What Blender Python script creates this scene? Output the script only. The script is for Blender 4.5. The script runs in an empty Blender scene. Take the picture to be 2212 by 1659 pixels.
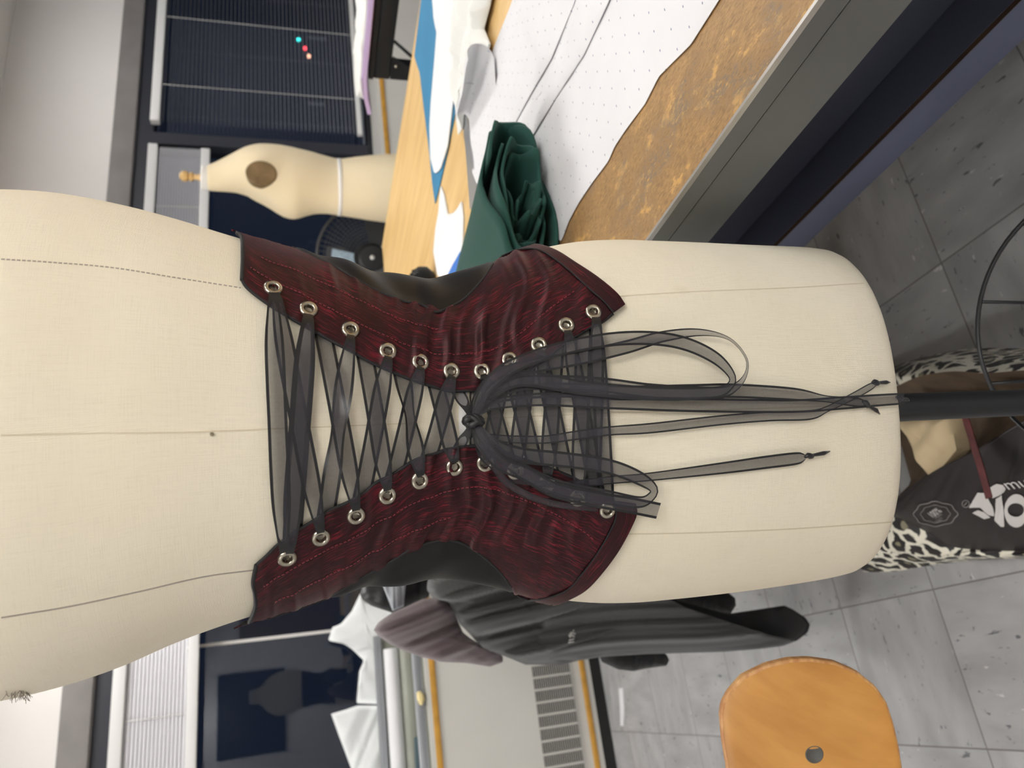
import bpy, bmesh, math, random
import numpy as np
from mathutils import Vector, Matrix
from mathutils.bvhtree import BVHTree

random.seed(7)
SC = bpy.context.scene
COL = SC.collection

# ------------------------------------------------------------------ camera
FPX = 1600.0
CAM = Vector((0.0, 0.0, 1.27))
_y, _p, _r = math.radians(23.0), math.radians(16.0), math.radians(-1.5)
FW = Vector((math.sin(_y)*math.cos(_p), math.cos(_y)*math.cos(_p), -math.sin(_p)))
_rt = Vector((math.cos(_y), -math.sin(_y), 0.0))
_up = _rt.cross(FW)
RT = _rt*math.cos(_r) + _up*math.sin(_r)
UP = -_rt*math.sin(_r) + _up*math.cos(_r)
cd = bpy.data.cameras.new('camera')
cd.sensor_fit = 'HORIZONTAL'; cd.sensor_width = 36.0
cd.lens = 36.0*FPX/2212.0
cd.clip_start = 0.02; cd.clip_end = 200
cd.dof.use_dof = True; cd.dof.focus_distance = 0.60; cd.dof.aperture_fstop = 8.5
cam = bpy.data.objects.new('camera', cd); COL.objects.link(cam)
# the phone was held on its side: image left is up in the room
cx_, cy_, cz_ = -UP, RT, -FW
cam.matrix_world = Matrix(((cx_.x, cy_.x, cz_.x, CAM.x), (cx_.y, cy_.y, cz_.y, CAM.y),
                           (cx_.z, cy_.z, cz_.z, CAM.z), (0, 0, 0, 1)))
SC.camera = cam

# ------------------------------------------------------------------ world, exposure
w = bpy.data.worlds.new('night'); SC.world = w; w.use_nodes = True
w.node_tree.nodes['Background'].inputs[0].default_value = (0.010, 0.014, 0.024, 1)
w.node_tree.nodes['Background'].inputs[1].default_value = 1.0
SC.view_settings.view_transform = 'Standard'; SC.view_settings.look = 'None'
SC.view_settings.gamma = 1.0; SC.view_settings.exposure = 0.0
SC.view_settings.use_curve_mapping = False
SC.cycles.use_denoising = True
SC.cycles.max_bounces = 8; SC.cycles.transparent_max_bounces = 24
SC.cycles.caustics_reflective = False; SC.cycles.caustics_refractive = False
LAMP = 13.8     # strength of the ceiling diffusers

# ------------------------------------------------------------------ helpers: view rays to real planes
def ray(px, py):
    return FW + RT*((829.5-py)/FPX) + UP*((1106-px)/FPX)
def at(px, py, d): return CAM + ray(px, py)*d
def onX(px, py, x): r = ray(px, py); return CAM + r*((x-CAM.x)/r.x)
def onY(px, py, y): r = ray(px, py); return CAM + r*((y-CAM.y)/r.y)
def onZ(px, py, z): r = ray(px, py); return CAM + r*((z-CAM.z)/r.z)
NH = Vector((math.sin(_y), math.cos(_y), 0))
def onV(px, py, D): r = ray(px, py); return CAM + r*(D/r.dot(NH))

# ------------------------------------------------------------------ helpers: objects
ORG = {}
def tag(o, label=None, cat=None, group=None, kind=None):
    if label: o['label'] = label
    if cat: o['category'] = cat
    if group: o['group'] = group
    if kind: o['kind'] = kind
    return o
def thing(name, loc, label, cat, group=None):
    o = bpy.data.objects.new(name, None); COL.objects.link(o)
    o.empty_display_size = .05; o.location = loc; ORG[o.name] = Vector(loc)
    return tag(o, label, cat, group)
def mesh(name, V, Fc, mat, parent=None, smooth=True, uv=None, org=None):
    V = [Vector(v) for v in V]
    po = ORG[parent.name] if parent else Vector((0, 0, 0))
    if org is None:
        if parent: org = po
        else:
            xs = [v.x for v in V]; ys = [v.y for v in V]; zs = [v.z for v in V]
            org = Vector(((min(xs)+max(xs))/2, (min(ys)+max(ys))/2, min(zs)))
    org = Vector(org)
    me = bpy.data.meshes.new(name)
    me.from_pydata([tuple(v-org) for v in V], [], Fc); 
    if uv is not None:
        ul = me.uv_layers.new(name='UVMap')
        for l in me.loops: ul.data[l.index].uv = uv[l.vertex_index]
    me.materials.append(mat); me.validate()
    bm = bmesh.new(); bm.from_mesh(me)
    bmesh.ops.recalc_face_normals(bm, faces=bm.faces); bm.to_mesh(me); bm.free()
    if smooth:
        me.polygons.foreach_set('use_smooth', [True]*len(me.polygons))
    me.update()
    o = bpy.data.objects.new(name, me); COL.objects.link(o)
    ORG[o.name] = org
    if parent: o.parent = parent; o.location = org-po
    else: o.location = org
    return o
class MB:
    def __init__(s): s.V = []; s.F = []; s.U = []
    def add(s, V, Fc, U=None):
        b = len(s.V); s.V += [Vector(v) for v in V]; s.F += [tuple(i+b for i in f) for f in Fc]
        s.U += list(U) if U else [(0, 0)]*len(V); return s
    def box(s, x0, x1, y0, y1, z0, z1, bev=0):
        if bev:
            b = bmesh.new(); bmesh.ops.create_cube(b, size=1)
            for v in b.verts: v.co = Vector(((x0+x1)/2+v.co.x*(x1-x0), (y0+y1)/2+v.co.y*(y1-y0), (z0+z1)/2+v.co.z*(z1-z0)))
            bmesh.ops.bevel(b, geom=b.edges[:], offset=bev, segments=2, affect='EDGES', profile=.5)
            b.verts.index_update()
            s.add([v.co.copy() for v in b.verts], [[v.index for v in f.verts] for f in b.faces]); b.free(); return s
        V = [(x, y, z) for x in (x0, x1) for y in (y0, y1) for z in (z0, z1)]
        return s.add(V, [(0, 1, 3, 2), (4, 6, 7, 5), (0, 4, 5, 1), (2, 3, 7, 6), (0, 2, 6, 4), (1, 5, 7, 3)])
    def tube(s, pts, r, n=10, cap=True, closed=False):
        pts = [Vector(p) for p in pts]; N = len(pts); V = []; Fc = []
        rr = r if hasattr(r, '__len__') else [r]*N
        t0 = (pts[1]-pts[0]).normalized()
        a = t0.orthogonal().normalized()
        for i, p in enumerate(pts):
            if closed: t = (pts[(i+1) % N]-pts[i-1]).normalized()
            else: t = (pts[min(i+1, N-1)]-pts[max(i-1, 0)]).normalized()
            a = (a - t*a.dot(t)).normalized(); b = t.cross(a)
            for k in range(n):
                g = 2*math.pi*k/n; V.append(p + (a*math.cos(g)+b*math.sin(g))*rr[i])
        M = N if closed else N-1
        for i in range(M):
            for k in range(n):
                j = (i+1) % N; q = (k+1) % n
                Fc.append((i*n+k, i*n+q, j*n+q, j*n+k))
        if cap and not closed:
            Fc.append(tuple(range(n))[::-1]); Fc.append(tuple((N-1)*n+k for k in range(n)))
        return s.add(V, Fc)
    def lathe(s, c, ax, prof, n=28):
        ax = Vector(ax).normalized(); a = ax.orthogonal().normalized(); b = ax.cross(a); c = Vector(c)
        V = []; Fc = []
        for (r, h) in prof:
            for k in range(n):
                g = 2*math.pi*k/n; V.append(c+ax*h+(a*math.cos(g)+b*math.sin(g))*r)
        for i in range(len(prof)-1):
            for k in range(n):
                q = (k+1) % n; Fc.append((i*n+k, i*n+q, (i+1)*n+q, (i+1)*n+k))
        if prof[0][0] > 1e-6: Fc.append(tuple(range(n))[::-1])
        if prof[-1][0] > 1e-6: Fc.append(tuple((len(prof)-1)*n+k for k in range(n)))
        return s.add(V, Fc)
    def build(s, name, mat, parent=None, smooth=False, uv=False, org=None):
        o = mesh(name, s.V, s.F, mat, parent, smooth, s.U if uv else None, org)
        if smooth is True: pass
        return o
def autosmooth(o, deg=35):
    me = o.data
    me.polygons.foreach_set('use_smooth', [True]*len(me.polygons))
    bm = bmesh.new(); bm.from_mesh(me)
    for e in bm.edges:
        if len(e.link_faces) == 2 and e.calc_face_angle(0) > math.radians(deg): e.smooth = False
    bm.to_mesh(me); bm.free()
    return o
def struct(o): o['kind'] = 'structure'; return o

def crom(P, n):
    """Catmull-Rom resample of tuples to n points, even in the first two coordinates."""
    P = [np.array(p, float) for p in P]
    if len(P) == 2: P = [P[0], (P[0]+P[1])/2, P[1]]
    Q = [2*P[0]-P[1]] + P + [2*P[-1]-P[-2]]
    out = []
    for i in range(1, len(Q)-2):
        a, b, c, d = Q[i-1:i+3]
        for k in range(24):
            t = k/24
            out.append(.5*(2*b+(c-a)*t+(2*a-5*b+4*c-d)*t*t+(3*b-a-3*c+d)*t**3))
    out.append(P[-1]); out = np.array(out)
    L = np.r_[0, np.cumsum(np.linalg.norm(np.diff(out[:, :2], axis=0), axis=1))]
    s = np.linspace(0, L[-1], n)
    return np.stack([np.interp(s, L, out[:, k]) for k in range(out.shape[1])], 1)
def lin(P, n):
    P = np.array(P, float)
    L = np.r_[0, np.cumsum(np.linalg.norm(np.diff(P[:, :2], axis=0), axis=1))]
    s = np.linspace(0, L[-1], n)
    return np.stack([np.interp(s, L, P[:, k]) for k in range(P.shape[1])], 1)

# ------------------------------------------------------------------ materials
def nm(name):
    m = bpy.data.materials.new(name); m.use_nodes = True
    nt = m.node_tree; b = nt.nodes['Principled BSDF']; return m, nt, b
def s2l(c):
    return tuple(((x/255)/12.92 if x <= 10 else (((x/255)+.055)/1.055)**2.4) for x in c) + (1,)
def plain(name, rgb, rough=.6, metal=0, spec=.5, sheen=0, bump=0, bscale=200, var=0, vscale=8):
    m, nt, b = nm(name); c = s2l(rgb)
    b.inputs['Base Color'].default_value = c
    b.inputs['Roughness'].default_value = rough; b.inputs['Metallic'].default_value = metal
    b.inputs['Specular IOR Level'].default_value = spec
    if sheen: b.inputs['Sheen Weight'].default_value = sheen
    if var or bump:
        tc = nt.nodes.new('ShaderNodeTexCoord')
    if var:
        n = nt.nodes.new('ShaderNodeTexNoise'); n.inputs['Scale'].default_value = vscale; n.inputs['Detail'].default_value = 6
        r = nt.nodes.new('ShaderNodeValToRGB')
        r.color_ramp.elements[0].position = .3; r.color_ramp.elements[1].position = .7
        r.color_ramp.elements[0].color = tuple(x*(1-var) for x in c[:3])+(1,)
        r.color_ramp.elements[1].color = tuple(min(1, x*(1+var)) for x in c[:3])+(1,)
        nt.links.new(tc.outputs['Object'], n.inputs['Vector']); nt.links.new(n.outputs['Fac'], r.inputs[0])
        nt.links.new(r.outputs[0], b.inputs['Base Color'])
    if bump:
        n = nt.nodes.new('ShaderNodeTexNoise'); n.inputs['Scale'].default_value = bscale; n.inputs['Detail'].default_value = 3
        bu = nt.nodes.new('ShaderNodeBump'); bu.inputs['Strength'].default_value = bump; bu.inputs['Distance'].default_value = .002
        nt.links.new(tc.outputs['Object'], n.inputs['Vector']); nt.links.new(n.outputs['Fac'], bu.inputs['Height'])
        nt.links.new(bu.outputs[0], b.inputs['Normal'])
    return m
def emis(name, rgb, s):
    m, nt, b = nm(name)
    b.inputs['Base Color'].default_value = (*rgb, 1)
    b.inputs['Emission Color'].default_value = (*rgb, 1); b.inputs['Emission Strength'].default_value = s
    return m
class N:
    """tiny node-graph helper"""
    def __init__(s, nt): s.nt = nt
    def __call__(s, typ, *ins, **kw):
        n = s.nt.nodes.new('ShaderNode'+typ)
        inp = kw.pop('inp', {})
        for k, v in kw.items(): setattr(n, k, v)
        for i, v in list(enumerate(ins))+list(inp.items()):
            if v is None: continue
            sk = n.inputs[i]
            if hasattr(v, 'is_output') or hasattr(v, 'links'): s.nt.links.new(v, sk)
            else: sk.default_value = v
        return n
    def ramp(s, fac, stops):
        n = s.nt.nodes.new('ShaderNodeValToRGB'); s.nt.links.new(fac, n.inputs[0])
        e = n.color_ramp.elements
        while len(e) < len(stops): e.new(.5)
        for el, (p, c) in zip(e, stops):
            el.position = p; el.color = c if hasattr(c, '__len__') else (c, c, c, 1)
        return n.outputs[0]
    def math(s, op, a, b=None, c=None):
        n = s.nt.nodes.new('ShaderNodeMath'); n.operation = op
        for i, v in enumerate((a, b, c)):
            if v is None: continue
            if hasattr(v, 'links'): s.nt.links.new(v, n.inputs[i])
            else: n.inputs[i].default_value = v
        return n.outputs[0]
    def mix(s, f, a, b, typ='MIX'):
        n = s.nt.nodes.new('ShaderNodeMix'); n.data_type = 'RGBA'; n.blend_type = typ
        for i, v in ((0, f), (6, a), (7, b)):
            if hasattr(v, 'links'): s.nt.links.new(v, n.inputs[i])
            else: n.inputs[i].default_value = v
        return n.outputs[2]

def linen_mat(name, rgb, yellow=.0):
    m, nt, b = nm(name); g = N(nt); c = s2l(rgb)
    uv = g('UVMap').outputs[0]
    # slubs: long thin threads in warp and weft
    m1 = g('Mapping', uv, inp={3: (60, 1500, 1)}).outputs[0]
    m2 = g('Mapping', uv, inp={3: (1500, 50, 1)}).outputs[0]
    n1 = g('TexNoise', m1, inp={2: 1.0, 3: 3}).outputs[0]
    n2 = g('TexNoise', m2, inp={2: 1.0, 3: 3}).outputs[0]
    big = g('TexNoise', uv, inp={2: 9.0, 3: 5}).outputs[0]
    sl = g.math('ADD', n1, n2)
    f = g.ramp(sl, [(.72, .0), (1.28, 1.0)])
    col = g.mix(f, tuple(x*.955 for x in c[:3])+(1,), tuple(min(1, x*1.03) for x in c[:3])+(1,))
    st = g.ramp(big, [(.35, 0.0), (.75, 1.0)])
    col2 = g.mix(g.math('MULTIPLY', st, .35), col, s2l((226, 214, 186)))
    # a few yellowed stains
    vo = g('TexVoronoi', g('Mapping', uv, inp={3: (9, 6, 1)}).outputs[0], inp={2: 1.0})
    spot = g.ramp(vo.outputs[0], [(.0, 1.0), (.06, .0)])
    col3 = g.mix(g.math('MULTIPLY', spot, .32), col2, s2l((176, 150, 98)))
    nt.links.new(col3, b.inputs['Base Color'])
    b.inputs['Roughness'].default_value = .85; b.inputs['Specular IOR Level'].default_value = .2
    b.inputs['Sheen Weight'].default_value = .08
    w1 = g('TexWave', g('Mapping', uv, inp={3: (1, 0, 0)}).outputs[0], inp={1: 500.0, 2: .3})
    w2 = g('TexWave', g('Mapping', uv, inp={3: (0, 1, 0)}).outputs[0], bands_direction='Y', inp={1: 500.0, 2: .3})
    h = g.math('ADD', g.math('ADD', w1.outputs['Fac'], w2.outputs['Fac']), g.math('MULTIPLY', sl, 2.2))
    bu = g('Bump', inp={0: .35, 1: .0006}); 
    nt.links.new(h, bu.inputs['Height']); nt.links.new(bu.outputs[0], b.inputs['Normal'])
    return m

def silk_mat(name, red, dark, vertical=True):
    """changeant taffeta: broken red threads over black."""
    m, nt, b = nm(name); g = N(nt)
    uv = g('UVMap').outputs[0]
    wob = g('TexNoise', uv, inp={2: 60.0, 3: 2})
    d = g('VectorMath', wob.outputs['Color'], (.5, .5, .5), operation='SUBTRACT').outputs[0]
    d2 = g('VectorMath', d, inp={3: .006}, operation='SCALE').outputs[0]
    p = g('VectorMath', uv, d2, operation='ADD').outputs[0]
    sc = (1000, 62, 1) if vertical else (62, 1000, 1)
    n1 = g('TexNoise', g('Mapping', p, inp={3: sc}).outputs[0], inp={2: 1.0, 3: 4, 4: .6}).outputs[0]
    big = g('TexNoise', uv, inp={2: 38.0, 3: 3}).outputs[0]
    f = g.math('ADD', n1, g.math('MULTIPLY', big, .22))
    thr = g.ramp(f, [(.625, 0.0), (.82, 1.0)])
    col = g.mix(thr, s2l(dark), s2l(red))
    nt.links.new(col, b.inputs['Base Color'])
    b.inputs['Roughness'].default_value = .42; b.inputs['Specular IOR Level'].default_value = .35
    b.inputs['Specular Tint'].default_value = (.95, .45, .45, 1)
    b.inputs['Sheen Weight'].default_value = .05; b.inputs['Sheen Tint'].default_value = (.8, .3, .3, 1)
    bu = g('Bump', inp={0: .45, 1: .0005}); nt.links.new(n1, bu.inputs['Height']); nt.links.new(bu.outputs[0], b.inputs['Normal'])
    return m

def ribbon_mat():
    m, nt, b = nm('black_organza_ribbon'); g = N(nt)
    out = nt.nodes['Material Output']
    sx = g('SeparateXYZ', g('UVMap').outputs[0])
    e = g.math('ABSOLUTE', g.math('SUBTRACT', sx.outputs[0], .5))
    edge = g.ramp(e, [(.325, 0.0), (.35, 1.0)])
    b.inputs['Base Color'].default_value = s2l((22, 21, 24)); b.inputs['Roughness'].default_value = .38
    b.inputs['Sheen Weight'].default_value = .05
    tr = g('BsdfTransparent')
    n = g('TexNoise', g('Mapping', g('UVMap').outputs[0], inp={3: (30, 400, 1)}).outputs[0], inp={2: 1.0, 3: 2}).outputs[0]
    op = g.math('ADD', g.math('MULTIPLY', n, .16), .47)
    body = g.mix(edge, s2l((56, 54, 62)), s2l((15, 15, 18)))
    nt.links.new(body, b.inputs['Base Color'])
    op2 = g.math('MAXIMUM', op, edge)
    ms = g('MixShader', op2, tr.outputs[0], b.outputs[0])
    nt.links.new(ms.outputs[0], out.inputs[0])
    return m

def floor_mat():
    m, nt, b = nm('vinyl_tile_floor'); g = N(nt)
    pos = g('NewGeometry').outputs['Position']
    s = g('SeparateXYZ', pos)
    T = .3048
    fx = g.math('DIVIDE', g.math('SUBTRACT', s.outputs[0], .072), T)
    fy = g.math('DIVIDE', g.math('SUBTRACT', s.outputs[1], 1.335), T)
    def seam(f):
        fr = g.math('FRACT', g.math('ADD', f, 100.0))
        dd = g.math('MINIMUM', fr, g.math('SUBTRACT', 1.0, fr))
        return g.math('LESS_THAN', dd, .0055)
    sm = g.math('MAXIMUM', seam(fx), seam(fy))
    # alternate grain direction from tile to tile
    chk = g.math('MODULO', g.math('ABSOLUTE', g.math('ADD', g.math('FLOOR', g.math('ADD', fx, 100)), g.math('FLOOR', g.math('ADD', fy, 100)))), 2.0)
    ma = g('Mapping', pos, inp={3: (42, 15, 1)}).outputs[0]; mb = g('Mapping', pos, inp={3: (15, 42, 1)}).outputs[0]
    mv = g('Mix', data_type='VECTOR'); nt.links.new(chk, mv.inputs[0]); nt.links.new(ma, mv.inputs[4]); nt.links.new(mb, mv.inputs[5])
    v = mv.outputs[1]
    n1 = g('TexNoise', v, inp={2: 1.6, 3: 5, 4: .6}).outputs[0]
    dark = g.ramp(n1, [(.325, 1.0), (.37, 0.0)])
    n2 = g('TexNoise', g('Mapping', v, inp={1: (5.3, 2.1, 0)}).outputs[0], inp={2: 1.5, 3: 4}).outputs[0]
    lite = g.ramp(n2, [(.69, 0.0), (.73, 1.0)])
    n3 = g('TexNoise', v, inp={2: .35, 3: 4}).outputs[0]
    base = g.ramp(n3, [(.3, s2l((147, 147, 148))), (.7, s2l((174, 174, 175)))])
    c1 = g.mix(g.math('MULTIPLY', dark, .85), base, s2l((78, 84, 86)))
    c2 = g.mix(g.math('MULTIPLY', lite, .55), c1, s2l((226, 226, 224)))
    c3 = g.mix(g.math('MULTIPLY', sm, .75), c2, s2l((92, 88, 84)))
    nt.links.new(c3, b.inputs['Base Color'])
    b.inputs['Roughness'].default_value = .38; b.inputs['Specular IOR Level'].default_value = .4
    return m

def tabletop_mat():
    m, nt, b = nm('worn_brown_tabletop'); g = N(nt)
    pos = g('NewGeometry').outputs['Position']; s = g('SeparateXYZ', pos)
    fine = g('TexNoise', g('Mapping', pos, inp={3: (420, 130, 1)}).outputs[0], inp={2: 1.0, 3: 6, 4: .65}).outputs[0]
    mid = g('TexNoise', g('Mapping', pos, inp={3: (46, 22, 1)}).outputs[0], inp={2: 1.0, 3: 10, 4: .74}).outputs[0]
    n2 = g('TexNoise', g('Mapping', pos, inp={3: (11, 6, 1), 1: (3, 1, 0)}).outputs[0], inp={2: 1.0, 3: 8, 4: .65}).outputs[0]
    worn = g.ramp(g.math('ADD', g.math('MULTIPLY', fine, .6), g.math('MULTIPLY', mid, .4)), [(.36, s2l((122, 98, 70))), (.5, s2l((158, 124, 82))), (.64, s2l((178, 142, 98)))])
    flake = g.ramp(g.math('ADD', g.math('MULTIPLY', mid, .7), g.math('MULTIPLY', n2, .3)), [(.545, 0.0), (.565, 1.0)])
    w1 = g.mix(g.math('MULTIPLY', flake, .75), worn, s2l((206, 162, 96)))
    scuff = g.math('MULTIPLY', g.ramp(n2, [(.50, 0.0), (.58, 1.0)]), g.ramp(g.math('ADD', g.math('MULTIPLY', fine, .5), g.math('MULTIPLY', mid, .5)), [(.47, 0.0), (.53, 1.0)]))
    w2 = g.mix(g.math('MULTIPLY', scuff, .75), w1, s2l((108, 100, 92)))
    # past the worn front strip the colour turns paler and yellower
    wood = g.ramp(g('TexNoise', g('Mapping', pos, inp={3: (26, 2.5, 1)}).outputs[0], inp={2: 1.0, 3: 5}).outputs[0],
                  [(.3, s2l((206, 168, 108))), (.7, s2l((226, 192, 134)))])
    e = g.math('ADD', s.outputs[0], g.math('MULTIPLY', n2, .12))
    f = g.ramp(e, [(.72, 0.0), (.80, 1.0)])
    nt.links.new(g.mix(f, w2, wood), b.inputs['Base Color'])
    b.inputs['Roughness'].default_value = .45; b.inputs['Specular IOR Level'].default_value = .35
    return m

def paper_mat(name, dots=True, rgb=(222, 222, 225)):
    m, nt, b = nm(name); g = N(nt)
    pos = g('NewGeometry').outputs['Position']
    n = g('TexNoise', pos, inp={2: 14.0, 3: 4}).outputs[0]
    c = s2l(rgb)
    base = g.mix(n, tuple(x*.94 for x in c[:3])+(1,), c)
    if dots:
        r = g('VectorRotate', pos, rotation_type='Z_AXIS', inp={3: .05}).outputs[0] if False else pos
        s = g('SeparateXYZ', r)
        fx = g.math('FRACT', g.math('DIVIDE', g.math('ADD', s.outputs[0], 10), .0254))
        fy = g.math('FRACT', g.math('DIVIDE', g.math('ADD', s.outputs[1], 10), .0254))
        # a tiny blue tick at every inch
        a = g.math('LESS_THAN', g.math('ABSOLUTE', g.math('SUBTRACT', fx, .5)), .055)
        c2 = g.math('LESS_THAN', g.math('ABSOLUTE', g.math('SUBTRACT', fy, .5)), .028)
        k = g.math('MULTIPLY', a, c2)
        base = g.mix(g.math('MULTIPLY', k, .8), base, s2l((92, 104, 140)))
    nt.links.new(base, b.inputs['Base Color']); b.inputs['Roughness'].default_value = .8
    b.inputs['Specular IOR Level'].default_value = .2
    return m

def leopard_mat():
    m, nt, b = nm('leopard_print_fabric'); g = N(nt)
    tc = g('TexCoord').outputs['Object']
    wob = g('TexNoise', tc, inp={2: 25.0, 3: 2}).outputs['Color']
    p = g('VectorMath', tc, g('VectorMath', wob, inp={3: .035}, operation='SCALE').outputs[0], operation='ADD').outputs[0]
    vo = g('TexVoronoi', p, feature='DISTANCE_TO_EDGE', inp={2: 20.0})
    vf = g('TexVoronoi', p, inp={2: 20.0})
    ring = g.ramp(vo.outputs[0], [(.07, 0.0), (.10, 1.0)])
    core = g.ramp(vf.outputs['Distance'], [(.16, 1.0), (.22, 0.0)])
    c = g.mix(ring, s2l((232, 228, 212)), s2l((32, 28, 28)))
    c = g.mix(core, c, s2l((140, 134, 110)))
    nt.links.new(c, b.inputs['Base Color']); b.inputs['Roughness'].default_value = .5
    return m

def wood_mat(name, c1, c2, scale=(3, 40, 40), rough=.35):
    m, nt, b = nm(name); g = N(nt)
    tc = g('TexCoord').outputs['Object']
    n = g('TexNoise', g('Mapping', tc, inp={3: scale}).outputs[0], inp={2: 1.0, 3: 6, 4: .55}).outputs[0]
    n2 = g('TexNoise', tc, inp={2: 9.0, 3: 4}).outputs[0]
    f = g.math('ADD', g.math('MULTIPLY', n, .6), g.math('MULTIPLY', n2, .4))
    nt.links.new(g.ramp(f, [(.35, s2l(c1)), (.65, s2l(c2))]), b.inputs['Base Color'])
    b.inputs['Roughness'].default_value = rough; b.inputs['Specular IOR Level'].default_value = .4
    return m

def glass_mat():
    m, nt, b = nm('window_glass'); g = N(nt)
    gl = g('BsdfGlossy', (1, 1, 1, 1), inp={1: .015}); tr = g('BsdfTransparent', (.82, .86, .92, 1))
    fr = g('Fresnel', 1.5).outputs[0]
    f = g.math('MINIMUM', g.math('MULTIPLY', fr, .62), 1.0)
    ms = g('MixShader', f, tr.outputs[0], gl.outputs[0])
    nt.links.new(ms.outputs[0], nt.nodes['Material Output'].inputs[0]); return m

M = {}
M['linen'] = linen_mat('cream_linen', (228, 220, 200))
M['linen2'] = linen_mat('old_cream_linen', (226, 210, 176))
M['seam'] = plain('seam_thread', (206, 194, 168), .9)
M['seam_dark'] = plain('dark_seam_thread', (158, 148, 136), .9)
M['silk'] = silk_mat('dark_red_changeant_taffeta', (112, 28, 41), (29, 18, 21), True)
M['silk_b'] = silk_mat('dark_red_taffeta_cross_grain', (108, 29, 42), (32, 20, 24), True)
M['satin'] = plain('black_satin', (13, 13, 15), .46, spec=.3)
M['edge'] = plain('black_piping', (14, 14, 17), .7)
M['stitch'] = plain('red_stitching', (130, 40, 52), .6)
M['nickel'] = plain('antique_nickel', (172, 166, 152), .28, metal=1.0)
M['ribbon'] = ribbon_mat()
M['knot'] = plain('black_knot_ribbon', (20, 20, 23), .4, sheen=.1)
M['blackmetal'] = plain('black_painted_steel', (26, 27, 30), .42, spec=.5)
M['blackdull'] = plain('black_plastic', (22, 23, 26), .5)
M['floor'] = floor_mat()
M['wall'] = plain('white_wall_paint', (238, 235, 233), .75, var=.02, vscale=2)
M['ceil'] = plain('ceiling_tile', (232, 230, 226), .9)
M['lintel'] = plain('grey_painted_lintel', (134, 130, 129), .6, var=.10, vscale=7)
M['frame'] = plain('dark_window_frame', (44, 46, 55), .55)
M['glass'] = glass_mat()
M['slat'] = plain('white_blind_slat', (204, 204, 209), .45)
M['slatshade'] = plain('shaded_blind_slat', (138, 139, 145), .5)  # same slats as the white blinds, with shade put into the colour
M['fanwire'] = plain('dark_grey_fan_wire', (66, 67, 70), .5)
M['rail'] = plain('blind_rail', (216, 216, 216), .5)
M['cord'] = plain('blind_cord', (205, 203, 200), .8)
M['cream'] = plain('cream_enamel', (206, 204, 198), .4, var=.03, vscale=3)
M['dark'] = plain('dark_void', (38, 34, 32), .8)
M['ochre'] = plain('ochre_trim', (196, 146, 58), .5, var=.15, vscale=20)
M['basestrip'] = plain('black_base_strip', (20, 20, 21), .6)
M['alu'] = plain('brushed_aluminium', (178, 182, 188), .35, metal=.75)
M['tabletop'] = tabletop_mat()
M['steel'] = plain('grey_painted_steel', (108, 109, 107), .42, spec=.5, var=.10, vscale=5)
M['steelrim'] = plain('bright_metal_edge', (200, 198, 194), .3, metal=.8)
M['shelfblue'] = plain('blue_grey_painted_wood', (88, 93, 114), .6, var=.12, vscale=6)
M['wooddark'] = wood_mat('brown_wood_leg', (50, 38, 30), (66, 50, 38))
M['paper'] = paper_mat('dotted_pattern_paper', True)
M['paper2'] = paper_mat('plain_white_paper', False)
M['cloth'] = plain('white_cloth', (224, 227, 228), .85, sheen=.1, bump=.25, bscale=60)
M['tissue'] = plain('white_tissue', (224, 225, 222), .7, bump=.4, bscale=45)
M['green'] = plain('dark_green_cotton', (36, 74, 66), .8, spec=.2, sheen=.06, bump=.08, bscale=900)
M['teal'] = plain('teal_blue_fabric', (44, 122, 164), .7, var=.06, vscale=8)
M['blue'] = plain('bright_blue_fabric', (52, 112, 196), .7)
M['purple'] = plain('lilac_foam', (212, 188, 230), .7)
M['copper'] = plain('copper_brown_board', (150, 104, 76), .5)
M['yellow'] = plain('pale_yellow_scrap', (236, 218, 160), .8)
M['greyjersey'] = plain('charcoal_jersey', (84, 85, 86), .85, sheen=.25, bump=.12, bscale=300)
M['blackjersey'] = plain('black_jersey', (20, 20, 23), .85, sheen=.15)
M['mauve'] = plain('mauve_grey_fleece', (108, 96, 100), .9, sheen=.35, bump=.2, bscale=180)
M['whitethread'] = plain('white_thread', (176, 174, 172), .8)
M['plywood'] = wood_mat('honey_plywood', (184, 128, 62), (212, 156, 84), (5, 60, 8), .32)
M['plyedge'] = wood_mat('plywood_edge', (176, 118, 70), (226, 180, 122), (60, 60, 160), .5)
M['rivet'] = plain('grey_rivet', (92, 92, 90), .55, metal=.15)
M['leopard'] = leopard_mat()
M['bagblack'] = plain('black_coated_fabric', (36, 31, 32), .42, spec=.5, var=.2, vscale=14)
M['bagin'] = plain('brown_lining', (96, 80, 64), .7, var=.3, vscale=22)
M['beige'] = plain('beige_fabric', (206, 186, 150), .8)
M['print'] = plain('white_print', (206, 202, 200), .5)
M['printgrey'] = plain('grey_print', (150, 146, 146), .5)
M['maroon'] = plain('maroon_strap_lining', (92, 44, 46), .55, var=.5, vscale=40)
M['armplate'] = wood_mat('brown_arm_plate', (104, 84, 54), (134, 110, 74), (30, 30, 30), .6)
M['turned'] = plain('turned_pale_wood', (206, 170, 112), .45)
M['capwhite'] = plain('white_neck_cap', (226, 224, 220), .5)
M['fanblade'] = plain('grey_fan_blade', (88, 90, 94), .5)
M['fansticker'] = plain('pale_blue_label', (140, 160, 176), .6, var=.15, vscale=60)
M['fuzzy'] = plain('black_fuzz', (14, 14, 15), 1.0, sheen=.2)
M['plasticbag'] = plain('clear_plastic_bag', (176, 182, 190), .3, var=.15, vscale=30)
M['greygreen'] = plain('grey_green_plastic', (142, 144, 134), .5, var=.12, vscale=8)
M['tealtube'] = plain('dark_teal_tube', (54, 76, 84), .6)
M['board'] = plain('navy_board', (24, 28, 40), .6)
M['doorbrown'] = wood_mat('brown_door', (92, 70, 50), (116, 90, 64))
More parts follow.
